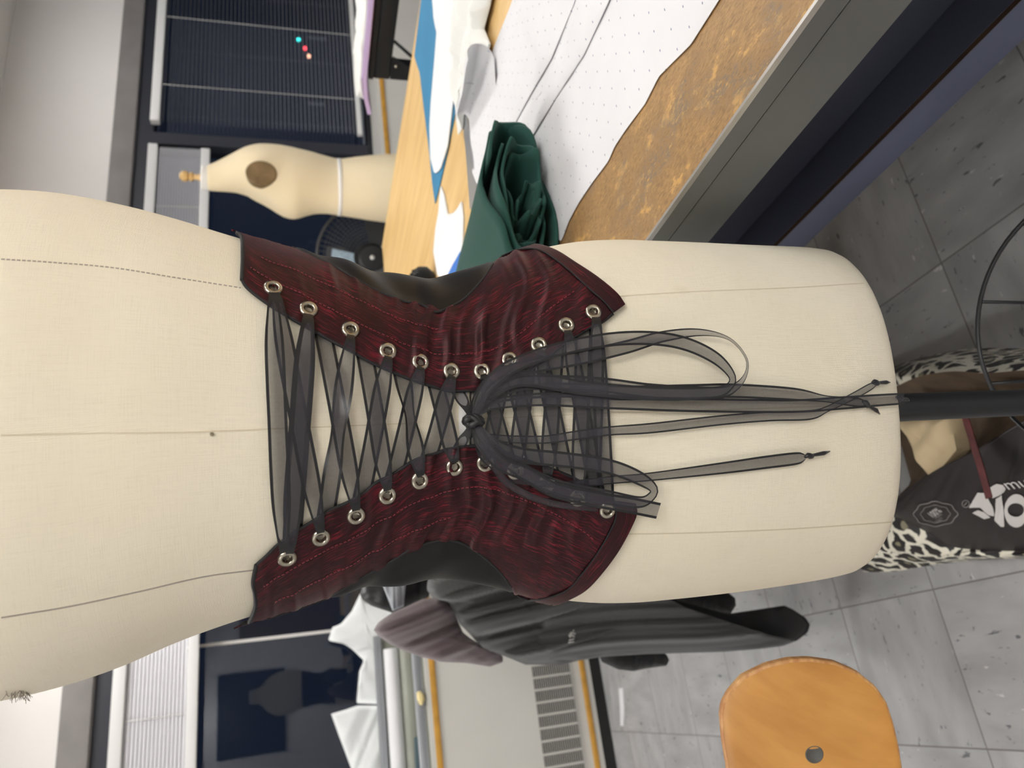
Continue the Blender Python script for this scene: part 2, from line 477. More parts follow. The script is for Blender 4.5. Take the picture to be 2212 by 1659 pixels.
M['lamp'] = emis('lamp_diffuser', (1.0, .985, .955), LAMP)
M['inner'] = plain('dark_inner_panel', (54, 57, 72), .6)
M['lampframe'] = plain('lamp_frame', (220, 220, 218), .5)

# ================================================================== the room
WY = 3.75                     # inner face of the window wall
X0, X1, YB, ZC = -3.4, 5.4, -3.0, 2.85
HEAD, SILL = 2.06, 0.80
def box_obj(name, b, mat, parent=None, bev=0):
    return autosmooth(MB().box(*b, bev=bev).build(name, mat, parent))
struct(box_obj('floor', (X0, X1, YB, WY, -.06, 0), M['floor']))
struct(box_obj('ceiling', (X0, X1, YB, WY+.12, ZC, ZC+.05), M['ceil']))
struct(box_obj('wall_left', (X0-.08, X0, YB, WY, 0, ZC), M['wall']))
struct(box_obj('wall_right', (X1, X1+.08, YB, WY, 0, ZC), M['wall']))
struct(box_obj('wall_back', (X0, X1, YB-.08, YB, 0, ZC), M['wall']))
mb = MB().box(X0, X1, WY, WY+.12, 2.145, ZC).box(X0, X1, WY, WY+.12, 0, .72)
struct(autosmooth(mb.build('wall_front', M['wall'])))
struct(box_obj('trim_1', (X0, X1, WY-.025, WY, 2.145, 2.262), M['lintel'], bev=.004))
# windows: dark steel frames and a pane each
WIN = [(X0, 1.20), (1.20, 3.20), (3.20, X1)]
for i, (a, b_) in enumerate(WIN):
    f = MB()
    f.box(a, b_, WY+.005, WY+.10, HEAD-.005, 2.145)
    f.box(a, b_, WY+.005, WY+.10, .72, SILL+.02)
    f.box(b_-.04, b_, WY-.01, WY+.10, SILL+.02, HEAD-.005)
    f.box(a, a+.04, WY-.01, WY+.10, SILL+.02, HEAD-.005)
    wo = struct(autosmooth(f.build('window_%d' % (i+1), M['frame'])))
    p = MB().box(a+.04, b_-.04, WY+.055, WY+.061, SILL+.02, HEAD-.005)
    p.build('window_pane', M['glass'], wo)
    if i == 0:
        MB().box(.352, .366, WY+.045, WY+.054, SILL+.02, HEAD-.005).build('pane_strip', M['cord'], wo)  # thin pale vertical strip in front of the pane

def blind(x0, x1, zt, zb, n, tilt, label, yb=WY-.055, chord=.025, rail=.05, mat='slat'):
    t = thing('window_blind', ((x0+x1)/2, yb, zb), label, 'blind', 'venetian blinds at the windows')
    autosmooth(MB().box(x0, x1, yb-.025, yb+.02, zt-.05, zt, .004).build('headrail', M['rail'], t))
    s = MB()
    for k in range(n):
        z = zb+rail+.006+(zt-.055-zb-rail-.006)*(k+.5)/n
        dz = math.sin(tilt)*chord/2; dy = math.cos(tilt)*chord/2
        V = []
        for j in range(4):
            q = j/3*2-1
            for x in (x0+.01, x1-.01): V.append((x, yb+q*dy, z+q*dz+.0025*(1-q*q)))
        s.add(V, [(0, 1, 3, 2), (2, 3, 5, 4), (4, 5, 7, 6)])
    s.build('slats', M[mat], t, smooth=True)
    autosmooth(MB().box(x0+.005, x1-.005, yb-.014, yb+.014, zb, zb+rail, .004).build('bottom_rail', M['rail'], t))
    x = x0+.28
    while x < x1:
        MB().tube([(x, yb-.014, zb+rail), (x, yb-.014, zt-.05)], .002, 5).build('ladder_cord', M['cord'], t)
        x += .55
    return t
blind(-2.4, 1.12, HEAD, 1.725, 15, 1.15, 'white venetian blind drawn half up over the dark window above the white paper roll', rail=.045)
blind(1.30, 3.10, HEAD, 1.735, 15, .55, 'white venetian blind drawn half up behind the far cream dress form', rail=.05)
blind(3.27, 5.30, HEAD, .855, 46, .05, 'venetian blind with shade-darkened slats let down full length beyond the black steel bench', rail=.03, mat='slatshade')

# lamps in the ceiling
for (x, y) in ((.35, -1.35), (1.9, -1.5), (.05, -2.4), (-2.9, -1.0), (2.9, .4), (-1.1, 2.3), (3.5, 2.15), (.8, 2.6)):
    if True:
        t = thing('ceiling_light', (x, y, ZC-.03), 'recessed fluorescent ceiling light', 'ceiling light', 'ceiling lights over the room')
        f = MB()
        for q in ((x-.32, x-.30, y-.62, y+.62), (x+.30, x+.32, y-.62, y+.62), (x-.30, x+.30, y-.62, y-.60), (x-.30, x+.30, y+.60, y+.62)):
            f.box(*q, ZC-.03, ZC)
        f.build('lamp_frame', M['lampframe'], t)
        MB().box(x-.30, x+.30, y-.60, y+.60, ZC-.02, ZC-.008).build('diffuser', M['lamp'], t)

# lights of the night street
for (px, py, c, s, r, l) in ((645, 85, (.05, .9, .75), 8, .035, 'small teal street light seen through the right-hand window'),
                             (659, 104, (1, .05, .06), 9, .035, 'small red street light next to the teal one outside the window'),
                             (667, 121, (1, .45, .25), 6, .04, 'small orange street light below the red one outside the window')):
    p = onY(px, py, 12.0)
    tag(MB().lathe(p, (0, 1, 0), [(0, -r), (r*.7, -r*.7), (r, 0), (r*.7, r*.7), (0, r)], 12).build('street_light', emis('light_'+l[6:9], c, s)), l, 'light', 'street lights outside')

# ------------------------------------------------------------------ convector under the windows
CY = 3.36
def convector(xa, xb, label, cells):
    t = thing('convector_cabinet', ((xa+xb)/2, CY, 0), label, 'heater', 'cream convector cabinets under the windows')
    b = MB(); b.box(xa, xb, CY, WY-.004, .10, .745); b.box(xa, xb, CY-.006, WY-.004, .772, .79)
    autosmooth(b.build('cabinet_body', M['cream'], t))
    autosmooth(MB().box(xa, xb, CY-.008, CY+.05, .7455, .7715, .003).build('trim_strip', M['ochre'], t))
    autosmooth(MB().box(xa, xb, CY-.008, CY+.05, .0765, .0995, .003).build('trim_strip', M['ochre'], t))
    b = MB(); b.box(xa, xb, CY-.002, CY+.05, .052, .076)
    b.build('base_lip', M['cream'], t)
    MB().box(xa, xb, CY+.002, CY+.06, 0, .052).build('base_strip', M['basestrip'], t)  # black strip along the foot of the cabinet
    if cells:
        x = cells[1]
        MB().box(cells[0], x, CY-.004, CY-.001, .147, .322).build('grille_opening', M['dark'], t)
        g = MB(); n = int(round((x-cells[0])/.0515))
        for k in range(n+1):
            q = cells[0]+k*(x-cells[0])/n
            g.box(q-.004, q+.004, CY-.008, CY-.0045, .147, .322)
        for k in range(19):
            z = .147+.175*k/18
            g.box(cells[0], x, CY-.007, CY-.0045, z-.0011, z+.0011)
        g.build('grille', M['cream'], t)
    return t
convector(-3.2, 1.6, 'cream convector cabinet with a long slotted grille beside the dark grey draped garments', (-1.6, .075))
convector(1.606, 5.2, 'cream convector cabinet with ochre strips behind the cutting table and far dress form', None)

# things standing on the left cabinet, under the left window
t = thing('display_bin', (-.6, 3.5, .79), 'long aluminium-edged bin on the cream cabinet under the left window', 'bin')
b = MB(); b.box(-1.9, .30, 3.375, 3.68, .7905, .80); b.box(-1.9, .30, 3.655, 3.67, .80, .965)
b.box(.292, .30, 3.40, 3.655, .80, .90)
autosmooth(b.build('bin_body', M['greygreen'], t))
autosmooth(MB().box(-1.9, .30, 3.372, 3.384, .80, .838, .002).build('front_rail', M['alu'], t))
r = MB(); r.box(-1.9, .30, 3.640, 3.654, .938, .974); r.box(-1.9, .30, 3.634, 3.640, .946, .950); r.box(-1.9, .30, 3.634, 3.640, .960, .964)
autosmooth(r.build('back_rail', M['alu'], t))
o = MB().box(-1.88, .28, 3.47, 3.63, .8005, .872, .02).build('plastic_sheeting', M['greygreen']); autosmooth(o, 80)
tag(o, 'grey-green plastic sheeting folded in the long bin below the white roll', 'plastic sheet')
o = MB().lathe((-1.7, 3.545, .906), (1, 0, 0), [(.0, 0), (.014, 0), (.014, .002), (.033, .002), (.034, .01), (.034, 1.92), (.033, 1.93), (.014, 1.93), (0, 1.928)], 32)
tag(autosmooth(o.build('paper_roll', M['paper2'])), 'long roll of white paper lying in the bin under the left window', 'roll')
o = MB().tube([(-.46, 3.42, .845), (-.30, 3.44, .835), (-.14, 3.455, .83)], [.016, .016, .014], 12).build('tube', M['tealtube'], smooth=True)
tag(autosmooth(o), 'dark teal tube lying in front of the white paper roll', 'tube')

# ------------------------------------------------------------------ soft shapes from an outline at a real distance
def noise1(x, s=0):
    return math.sin(x*1.0+s)*.5+math.sin(x*2.3+s*1.7+1.1)*.3+math.sin(x*4.1+s*.6+2.2)*.2
def puff(name, out, ctr, D, thick, mat, parent=None, folds=0, fdir=(1, 0), ffreq=.05, K=9, n=96, seed=0, lean=0, back=True, place=onV, edge=0.25):
    """closed, filled-out cloth body: outline on an upright plane, bulging to both sides."""
    P = lin(list(out)+[out[0]], n+1)[:-1]; c = np.array(ctr, float)
    def pt(q, h):
        d = D+lean*(q[0]-c[0])
        p = place(q[0], q[1], d)
        s = q[0]*fdir[0]+q[1]*fdir[1]; l = -q[0]*fdir[1]+q[1]*fdir[0]
        a = folds*noise1(s*ffreq+.6*math.sin(l*.012+seed), seed)
        k = (CAM-p); k.z *= .4; k.normalize()
        return p+k*(h+a*min(1, h/thick*1.6+.15))
    V = []; Fc = []
    for side in (1, -1):
        base = len(V)
        for k in range(K, 0, -1):
            r = k/K
            for q in P:
                z = c+(q-c)*r; h = side*thick*((1-r**2.6)**.55*(1-edge)+ (edge if r < 1 else 0))
                V.append(pt(z, h if side > 0 else h*.6))
        V.append(pt(c, side*thick if side > 0 else -thick*.6))
        for k in range(K-1):
            for j in range(n):
                q = (j+1) % n
                Fc.append((base+k*n+j, base+k*n+q, base+(k+1)*n+q, base+(k+1)*n+j))
        for j in range(n): Fc.append((base+(K-1)*n+j, base+(K-1)*n+(j+1) % n, base+K*n))
    b2 = K*n+1
    for j in range(n): Fc.append((j, (j+1) % n, b2+(j+1) % n, b2+j))
    return mesh(name, V, Fc, mat, parent, True)
def slab(name, out, place, arg, thick, mat, parent=None, wav=0, seed=0, ring=10, n=120, lift=None):
    """thin sheet with real thickness lying on a plane, its upper face gently uneven."""
    P = lin(list(out)+[out[0]], n+1)[:-1]; c = P.mean(0)
    V = []; Fc = []
    for k in range(ring, 0, -1):
        for q in P:
            z = c+(q-c)*k/ring; p = place(z[0], z[1], arg)
            h = thick+wav*(1+noise1(p.x*31+p.y*13, seed)+.5*noise1(p.y*57-p.x*23, seed+1))*.5*(1-(k/ring)**5)
            if lift: h += lift(z)
            V.append(p+Vector((0, 0, h)))
    V.append(place(c[0], c[1], arg)+Vector((0, 0, thick+wav*.5)))
    for k in range(ring-1):
        for j in range(n):
            q = (j+1) % n; Fc.append((k*n+j, k*n+q, (k+1)*n+q, (k+1)*n+j))
    for j in range(n): Fc.append(((ring-1)*n+j, (ring-1)*n+(j+1) % n, ring*n))
    b2 = len(V)
    for q in P: V.append(place(q[0], q[1], arg))
    for j in range(n): Fc.append((j, (j+1) % n, b2+(j+1) % n, b2+j))
    V.append(place(c[0], c[1], arg)); 
    for j in range(n): Fc.append((b2+j, b2+(j+1) % n, b2+n))
    return autosmooth(mesh(name, V, Fc, mat, parent, True), 50)

# white paper and cloth stacked against the glass
o = puff('paper_stack', [(778, 1282), (785, 1298), (808, 1300), (846, 1318), (856, 1340), (836, 1440), (838, 1522), (770, 1519), (776, 1450), (786, 1427), (760, 1402), (743, 1391), (709, 1384), (718, 1355), (736, 1348), (760, 1320)],
         (800, 1400), 3.26, .022, M['cloth'], folds=.012, fdir=(.3, 1), ffreq=.09, place=lambda a, b, d: onY(a, b, 3.708), seed=2)
tag(o, 'crumpled white cloth and paper heaped on the sill against the left window', 'cloth')
o = puff('paper_stack', [(840, 1524), (772, 1524), (744, 1534), (715, 1542), (731, 1587), (758, 1659), (790, 1740), (850, 1740), (845, 1620)],
         (790, 1620), 3.26, .025, M['cloth'], folds=.01, fdir=(1, .4), ffreq=.07, place=lambda a, b, d: onY(a, b, 3.708), seed=5)
tag(o, 'big white paper sheet with a pointed corner on the sill at the left edge', 'paper')
o = puff('paper_scrap', [(900, 1496), (908, 1492), (915, 1500), (918, 1510), (912, 1524), (906, 1522), (901, 1510)], (909, 1507), 3.3, .012, M['yellow'], place=lambda a, b, d: onY(a, b, 3.357), folds=.004, ffreq=.3)
tag(o, 'small crumpled pale yellow paper scrap on the bin rail', 'paper')

# things only the dark panes mirror: the far side of the room, and an added cabinet
struct(box_obj('door_1', (1.0, 1.9, YB, YB+.04, 0, 2.1), M['doorbrown'], bev=.004))
o = box_obj('notice_board', (-.35, .62, YB+.002, YB+.03, 1.55, 2.35), M['board'], bev=.004)
tag(o, 'dark navy notice board on the far wall, mirrored in the window', 'board')
t = thing('added_dark_cabinet', (5.1, .9, 0), 'unseen dark cabinet added along the right-hand wall to darken the panes', 'cabinet')  # added out of view to darken the reflections in the glass
autosmooth(MB().box(4.86, 5.38, -1.6, 3.3, 0, 2.74, .004).build('cabinet_body', M['inner'], t))
for k in range(7):
    dr = autosmooth(MB().box(4.84, 4.858, -1.59+k*.70, -.905+k*.70, .06, 2.70, .004).build('door', M['inner'], t))
    MB().box(4.82, 4.839, -.98+k*.70, -.96+k*.70, 1.0, 1.14).build('handle', M['alu'], dr)

# ================================================================== the near dress form
A0 = Vector((.209, .58, 0)); _t = math.radians(18.5)
ER = Vector((math.cos(_t), -math.sin(_t), 0)); EF = Vector((math.sin(_t), math.cos(_t), 0))
ZS = [.765, .80, .84, .88, .92, .96, 1.0, 1.04, 1.08, 1.12, 1.16, 1.20, 1.24, 1.28, 1.32, 1.36, 1.40, 1.44, 1.48, 1.52, 1.56, 1.60, 1.63, 1.66, 1.70, 1.76]
AA = [.1574, .1597, .1604, .1607, .1609, .1609, .1605, .1566, .1471, .1292, .1173, .1201, .1282, .1393, .1489, .1602, .171, .1772, .178, .1713, .155, .125, .090, .065, .058, .056]
CX = [.0011, .0006, -.0001, -.0004, -.0003, 0, .0005, .0008, .0004, -.0001, -.0003, .0024, .0053, .0061, .0078, .0086, .0066, .005, .003, .0024, .003, .003, .003, .003, .003, .003]
BB = [-.089, -.096, -.100, -.103, -.105, -.105, -.103, -.100, -.095, -.090, -.088, -.092, -.0975, -.103, -.1075, -.112, -.1135, -.115, -.1105, -.105, -.095, -.080, -.064, -.056, -.052, -.050]
BF = [.1062, .1075, .1095, .1106, .1114, .1118, .1108, .1088, .104, .0992, .101, .105, .1175, .13, .135, .14, .13, .12, .105, .09, .075, .06, .05, .046, .044, .044]
NE = 2.35
def prof(tab, z):
    i = int(np.clip(np.searchsorted(ZS, z)-1, 0, len(ZS)-2))
    def S(j): j = max(0, min(len(ZS)-1, j)); return ZS[j], tab[j]
    (z0, v0), (z1, v1), (z2, v2), (z3, v3) = S(i-1), S(i), S(i+1), S(i+2)
    h = z2-z1; t = min(1, max(0, (z-z1)/h))
    m1 = (v2-v0)/(z2-z0)*h if z2 > z0 else v2-v1
    m2 = (v3-v1)/(z3-z1)*h if z3 > z1 else v2-v1
    return (2*t**3-3*t*t+1)*v1+(t**3-2*t*t+t)*m1+(-2*t**3+3*t*t)*v2+(t**3-t*t)*m2
def spw(v): return math.copysign(abs(v)**(2/NE), v)
ZG0, ZGS = .70, .0005
TAB = []
for _k in range(2301):
    _z = ZG0+_k*ZGS; _b0, _b1 = prof(BB, _z), prof(BF, _z)
    TAB.append((prof(AA, _z), prof(CX, _z), (_b0+_b1)/2, (_b1-_b0)/2))
def torso_dims(z):
    f = (z-ZG0)/ZGS
    if f < 0: f = 0
    elif f > 2299: f = 2299
    i = int(f); f -= i; A_ = TAB[i]; B_ = TAB[i+1]
    return tuple(u+(v-u)*f for u, v in zip(A_, B_))
def Fimp(p):
    q = p-A0; x = q.dot(ER); y = q.dot(EF); a, c, yc, b = torso_dims(p.z)
    return (abs((x-c)/a)**NE+abs((y-yc)/b)**NE)
def nrm(p):
    q = p-A0; x = q.dot(ER); y = q.dot(EF); a, c, yc, b = torso_dims(p.z)
    u = (x-c)/a; v = (y-yc)/b
    gx = math.copysign(NE*abs(u)**(NE-1)/a, u); gy = math.copysign(NE*abs(v)**(NE-1)/b, v)
    gz = (Fimp(p+Vector((0, 0, .004)))-Fimp(p-Vector((0, 0, .004))))/.008
    return (ER*gx+EF*gy+Vector((0, 0, gz))).normalized()
def torso(T, z, off=0):
    a, c, yc, b = torso_dims(z)
    p = A0+ER*(c+a*spw(math.cos(T)))+EF*(yc+b*spw(math.sin(T))); p.z = z
    return p+nrm(p)*off if off else p
def thetaof(p):
    q = p-A0; x = q.dot(ER); y = q.dot(EF); a, c, yc, b = torso_dims(p.z)
    u = (x-c)/a; v = (y-yc)/b
    return math.atan2(math.copysign(abs(v)**(NE/2), v), math.copysign(abs(u)**(NE/2), u))
def onT(px, py):
    """where the view ray meets the form (bisection on the implicit surface); silhouette points clamp."""
    r = ray(px, py)
    best = None; prev = None
    for k in range(50):
        d = .36+.5*k/49; p = CAM+r*d; f = Fimp(p)-1
        if best is None or f < best[0]: best = (f, d)
        if f < 0:
            lo, hi = d-.5/49, d
            for _ in range(16):
                m_ = (lo+hi)/2
                if Fimp(CAM+r*m_) < 1: hi = m_
                else: lo = m_
            p = CAM+r*hi
            return p, nrm(p)
    lo, hi = best[1]-.5/49, best[1]+.5/49
    for _ in range(14):
        a_, b_ = lo+(hi-lo)/3, hi-(hi-lo)/3
        if Fimp(CAM+r*a_) < Fimp(CAM+r*b_): hi = b_
        else: lo = a_
    p = CAM+r*((lo+hi)/2)
    if Fimp(p) < 1:
        return p, nrm(p)
    n = nrm(p); q = p.copy()
    for _ in range(20):
        f = Fimp(q)-1
        if abs(f) < 1e-4: break
        g = (Fimp(q+n*.002)-Fimp(q-n*.002))/.004
        q = q-n*max(-.01, min(.01, f/g))
    return q, nrm(q)

df = thing('dress_form', (A0.x, A0.y, 0), 'large cream linen dress form wearing the laced dark red corset', 'dress form')
NT, NZ = 200, 150
zz = [.765+.0*k for k in range(0)]
rows = [(.765, .90), (.7655, .945), (.768, .972), (.773, .99), (.78, 1.0)]
rows += [(.78+(1.70-.78)*k/NZ, 1.0) for k in range(1, NZ+1)]
V = []; U = []; Fc = []
for (z, sc_) in rows:
    for k in range(NT+1):
        T = -math.pi/2+2*math.pi*(k-NT/2)/NT
        p = torso(T, z)
        if sc_ < 1:
            c = A0+Vector((0, 0, z)); p = c+(p-c)*sc_; p.z = z
        # small settled wrinkles where the cover was pulled round the side
        U.append((( k-NT/2)/NT*.86, z)); V.append(p)
W_ = NT+1
for i in range(len(rows)-1):
    for k in range(NT): Fc.append((i*W_+k, i*W_+k+1, (i+1)*W_+k+1, (i+1)*W_+k))
b0 = len(V); V.append(A0+Vector((0, 0, .767))); U.append((0, .76)); V.append(A0+Vector((0, 0, 1.715))); U.append((0, 1.72))
for k in range(NT):
    Fc.append((k+1, k, b0)); Fc.append(((len(rows)-1)*W_+k, (len(rows)-1)*W_+k+1, b0+1))
mesh('torso', V, Fc, M['linen'], df, True, U)
def surf_line(name, pix, wid, off, mat, parent, n=60, dash=0):
    P = crom(pix, n); b = MB(); pts = []
    for q in P:
        p, nn = onT(q[0], q[1]); pts.append((p+nn*off, nn))
    for i in range(n-1):
        if dash and (i % dash) == dash-1: continue
        (p0, n0), (p1, n1) = pts[i], pts[i+1]
        s = n0.cross(p1-p0).normalized()*wid/2
        b.add([p0-s, p0+s, p1+s, p1-s, p0-s-n0*off*.9, p0+s-n0*off*.9, p1+s-n1*off*.9, p1-s-n1*off*.9],
              [(0, 1, 2, 3), (0, 4, 5, 1), (3, 2, 6, 7), (0, 3, 7, 4), (1, 5, 6, 2)])
    return b.build(name, mat, parent)
surf_line('centre_seam', [(2, 940), (200, 936), (400, 934), (600, 926), (900, 914)], .0008, .0003, M['seam'], df)
surf_line('centre_seam', [(1030, 905), (1300, 893), (1600, 884), (1930, 872)], .0008, .0003, M['seam'], df)
surf_line('side_seam', [(3, 560), (100, 566), (240, 578), (380, 600), (520, 622)], .0008, .0003, M['seam_dark'], df, 140, 3)
surf_line('side_seam', [(3, 1334), (150, 1310), (300, 1278), (440, 1246), (560, 1230)], .0009, .0003, M['seam_dark'], df)
surf_line('side_seam', [(1330, 640), (1500, 630), (1700, 622), (1866, 612)], .0009, .0003, M['seam'], df)
surf_line('side_seam', [(1340, 1154), (1500, 1151), (1700, 1143), (1925, 1128)], .0010, .0004, M['seam'], df)
p = onT(458, 938)
MB().lathe(p[0], p[1], [(0, 0), (.0011, .0003), (.0012, .001), (0, .002)], 12).build('pin', M['nickel'], df, smooth=True)
fb = MB(); random.seed(3)
for k in range(46):
    p, n = onT(random.uniform(12, 62), random.uniform(1492, 1503)); d = Vector((random.gauss(0, 1), random.gauss(0, 1), random.gauss(0, 1))).normalized()*.0026+n*.001
    fb.tube([p, p+n*.001+d*.5, p+n*.0015+d], .00022, 4)
fb.build('frayed_threads', M['seam_dark'], df, smooth=True)
surf_line('waist_tape', [(1001, 842), (1000, 905), (1003, 968)], .0062, .0006, M['capwhite'], df)
# neck cap and the black stand
MB().lathe(A0+Vector((0, 0, 1.70)), (0, 0, 1), [(.055, 0), (.055, .03), (.05, .036), (0, .036)], 32).build('neck_cap', M['capwhite'], df)
autosmooth(MB().tube([A0+Vector((0, 0, .04)), A0+Vector((0, 0, .766))], .0142, 28).build('pole', M['blackmetal'], df, smooth=True))
bb = MB(); bb.lathe(A0, (0, 0, 1), [(.028, .03), (.028, .10), (.02, .12), (0.0142, .125)], 24)
for k in range(4):
    g = k*math.pi/2+.5; d = Vector((math.cos(g), math.sin(g), 0))
    bb.tube([A0+d*.02+Vector((0, 0, .075)), A0+d*.16+Vector((0, 0, .05)), A0+d*.24+Vector((0, 0, .014))], [.014, .012, .012], 10)
autosmooth(bb.build('stand_base', M['blackmetal'], df, smooth=True))
# wire hem cage hung from the pole
CC = Vector((.268, .505, .468))
ring = [CC+Vector((math.cos(g), math.sin(g), 0))*.147 for g in [2*math.pi*k/64 for k in range(64)]]
cg = MB().tube(ring, .0026, 8, closed=True).build('wire_cage', M['blackmetal'], df, smooth=True)
for k in range(9):
    g = 2*math.pi*(k+.32)/9; d = Vector((math.cos(g), math.sin(g), 0))
    b = MB().tube([CC+d*.147, CC+d*.142+Vector((0, 0, -.06)), CC+d*.12+Vector((0, 0, -.16)), A0+d*.04+Vector((0, 0, .22)), A0+d*.012+Vector((0, 0, .21))], .0021, 6)
    b.build('cage_wire', M['blackmetal'], cg, smooth=True)

# ================================================================== the corset
co = thing('corset', (A0.x, A0.y, .97), 'dark red and black laced corset on the large cream dress form', 'corset')
EY_R = [(588, 632), (664, 676), (754, 719), (834, 764), (904, 787), (972, 806), (1039, 806), (1099, 782), (1162, 750), (1221, 708), (1279, 680)]
EY_L = [(618, 1197), (690, 1154), (766, 1108), (833, 1066), (903, 1035), (978, 1007), (1045, 999), (1110, 1016), (1178, 1042), (1245, 1073), (1308, 1098)]
R_in = [(522, 613), (535, 631), (576, 662), (622, 690), (650, 706), (686, 725), (734, 751), (764, 766), (791, 782), (824, 797), (888, 823), (938, 838), (969, 846), (1019, 845), (1045, 842), (1078, 834), (1110, 819), (1140, 804), (1178, 776), (1200, 758), (1216, 747), (1243, 729), (1266, 715), (1296, 701), (1321, 682)]
R_out = [(496, 509), (524, 517), (560, 528), (601, 533), (640, 551), (686, 572), (732, 594), (778, 622), (823, 643), (869, 661), (900, 664), (929, 681), (948, 682), (969, 674), (992, 664), (1014, 647), (1037, 624), (1058, 598), (1074, 573), (1084, 557)]
R_top = [(522, 613), (523, 580), (523, 556), (521, 525), (510, 514), (496, 509)]
R_hem = [(1321, 682), (1300, 658), (1275, 637), (1221, 589), (1170, 555), (1130, 552), (1084, 557)]
R_low = [(1346, 664), (1328, 640), (1289, 608), (1243, 578), (1198, 551), (1152, 539), (1106, 543), (1084, 553)]
L_in = [(553, 1213), (574, 1195), (600, 1170), (644, 1139), (668, 1125), (711, 1098), (750, 1081), (784, 1062), (810, 1040), (846, 1023), (882, 999), (914, 985), (933, 981), (963, 970), (1001, 965), (1029, 962), (1072, 970), (1110, 985), (1153, 999), (1216, 1022), (1254, 1040), (1287, 1056), (1330, 1078)]
L_in[-1] = (1322, 1078)
L_out = [(506, 1361), (530, 1359), (586, 1344), (615, 1327), (649, 1310), (687, 1289), (745, 1255), (793, 1228), (842, 1202), (890, 1173), (926, 1163), (951, 1157), (984, 1161), (1014, 1171), (1042, 1191), (1065, 1209), (1095, 1239), (1113, 1265), (1120, 1283)]
L_top = [(553, 1213), (546, 1250), (550, 1276), (550, 1303), (536, 1334), (523, 1350), (506, 1361)]
L_hem = [(1322, 1078), (1326, 1108), (1315, 1138), (1287, 1186), (1252, 1232), (1222, 1262), (1170, 1280), (1120, 1283)]
L_low = [(1368, 1084), (1371, 1102), (1363, 1125), (1336, 1176), (1305, 1219), (1267, 1260), (1229, 1282), (1194, 1295), (1150, 1294), (1120, 1286)]

def coons(top, bot, inn, out, ns, nr):
    """grid [s along the edge][r from lacing edge to outer edge]"""
    I = crom(inn, ns); O = crom(out, ns); T = crom(top, nr); B = crom(bot, nr)
    G = np.zeros((ns, nr, 2))
    for i in range(ns):
        s = i/(ns-1)
        for j in range(nr):
            r = j/(nr-1)
            G[i, j] = ((1-r)*I[i]+r*O[i] + (1-s)*T[j]+s*B[j]
                       - ((1-r)*(1-s)*I[0]+r*(1-s)*O[0]+(1-r)*s*I[-1]+r*s*O[-1]))
    return G
def pucker(px, py, side):
    """cross folds, wandering and uneven, that deepen towards the waist"""
    w = math.exp(-((px-1000)/200.0)**2)*.9+.25
    s = side*3.1
    x = px+13*math.sin(py*.017+s)+7*math.sin(py*.041+s*2+px*.004)
    m1 = .5+.5*math.sin(py*.030+px*.011+s); m2 = .5+.5*math.sin(py*.023-px*.017+1.7+s)
    f = m1*math.sin(x*.092+s)+m2*.8*math.sin(x*.151+1.3+s)+.35*math.sin(x*.27+py*.03)*m1
    f = f if f > 0 else f*.45
    return .0017*w*f
def lay(G, off, fn=None, holes=()):
    ns, nr = G.shape[:2]; V = []; NN = []; 
    for i in range(ns):
        for j in range(nr):
            p, n = onT(G[i, j, 0], G[i, j, 1])
            h = off+(fn(G[i, j, 0], G[i, j, 1]) if fn else 0)
            V.append(p+n*h); NN.append(n)
    return V, NN
def shell(name, V, NN, ns, nr, mat, parent, th=.0012, holes=(), hr=.003, uvrot=False):
    U = []
    for i in range(ns):
        acc = 0
        for j in range(nr):
            if j: acc += (V[i*nr+j]-V[i*nr+j-1]).length
            U.append((acc, V[i*nr+j].z))
    Fq = []
    for i in range(ns-1):
        for j in range(nr-1):
            q = (i*nr+j, i*nr+j+1, (i+1)*nr+j+1, (i+1)*nr+j)
            c = (V[q[0]]+V[q[1]]+V[q[2]]+V[q[3]])/4
            if any((c-h).length < hr for h in holes): continue
            Fq.append(q)
    cnt = {}
    for f in Fq:
        for a, b in zip(f, f[1:]+f[:1]): cnt.setdefault((min(a, b), max(a, b)), []).append((a, b))
    nV = len(V); VV = list(V)+[v-n*th for v, n in zip(V, NN)]; FF = list(Fq)+[tuple(i+nV for i in f[::-1]) for f in Fq]
    for e, l in cnt.items():
        if len(l) == 1: a, b = l[0]; FF.append((b, a, a+nV, b+nV))
    o = mesh(name, VV, FF, mat, parent, True, U+U)
    return o
PO = .0048      # height of the corset cloth over the form
eyR = []; eyL = []
for lst, dst in ((EY_R, eyR), (EY_L, eyL)):
    for e in lst:
        p, n = onT(*e); dst.append((p, n))
PANEL = {}
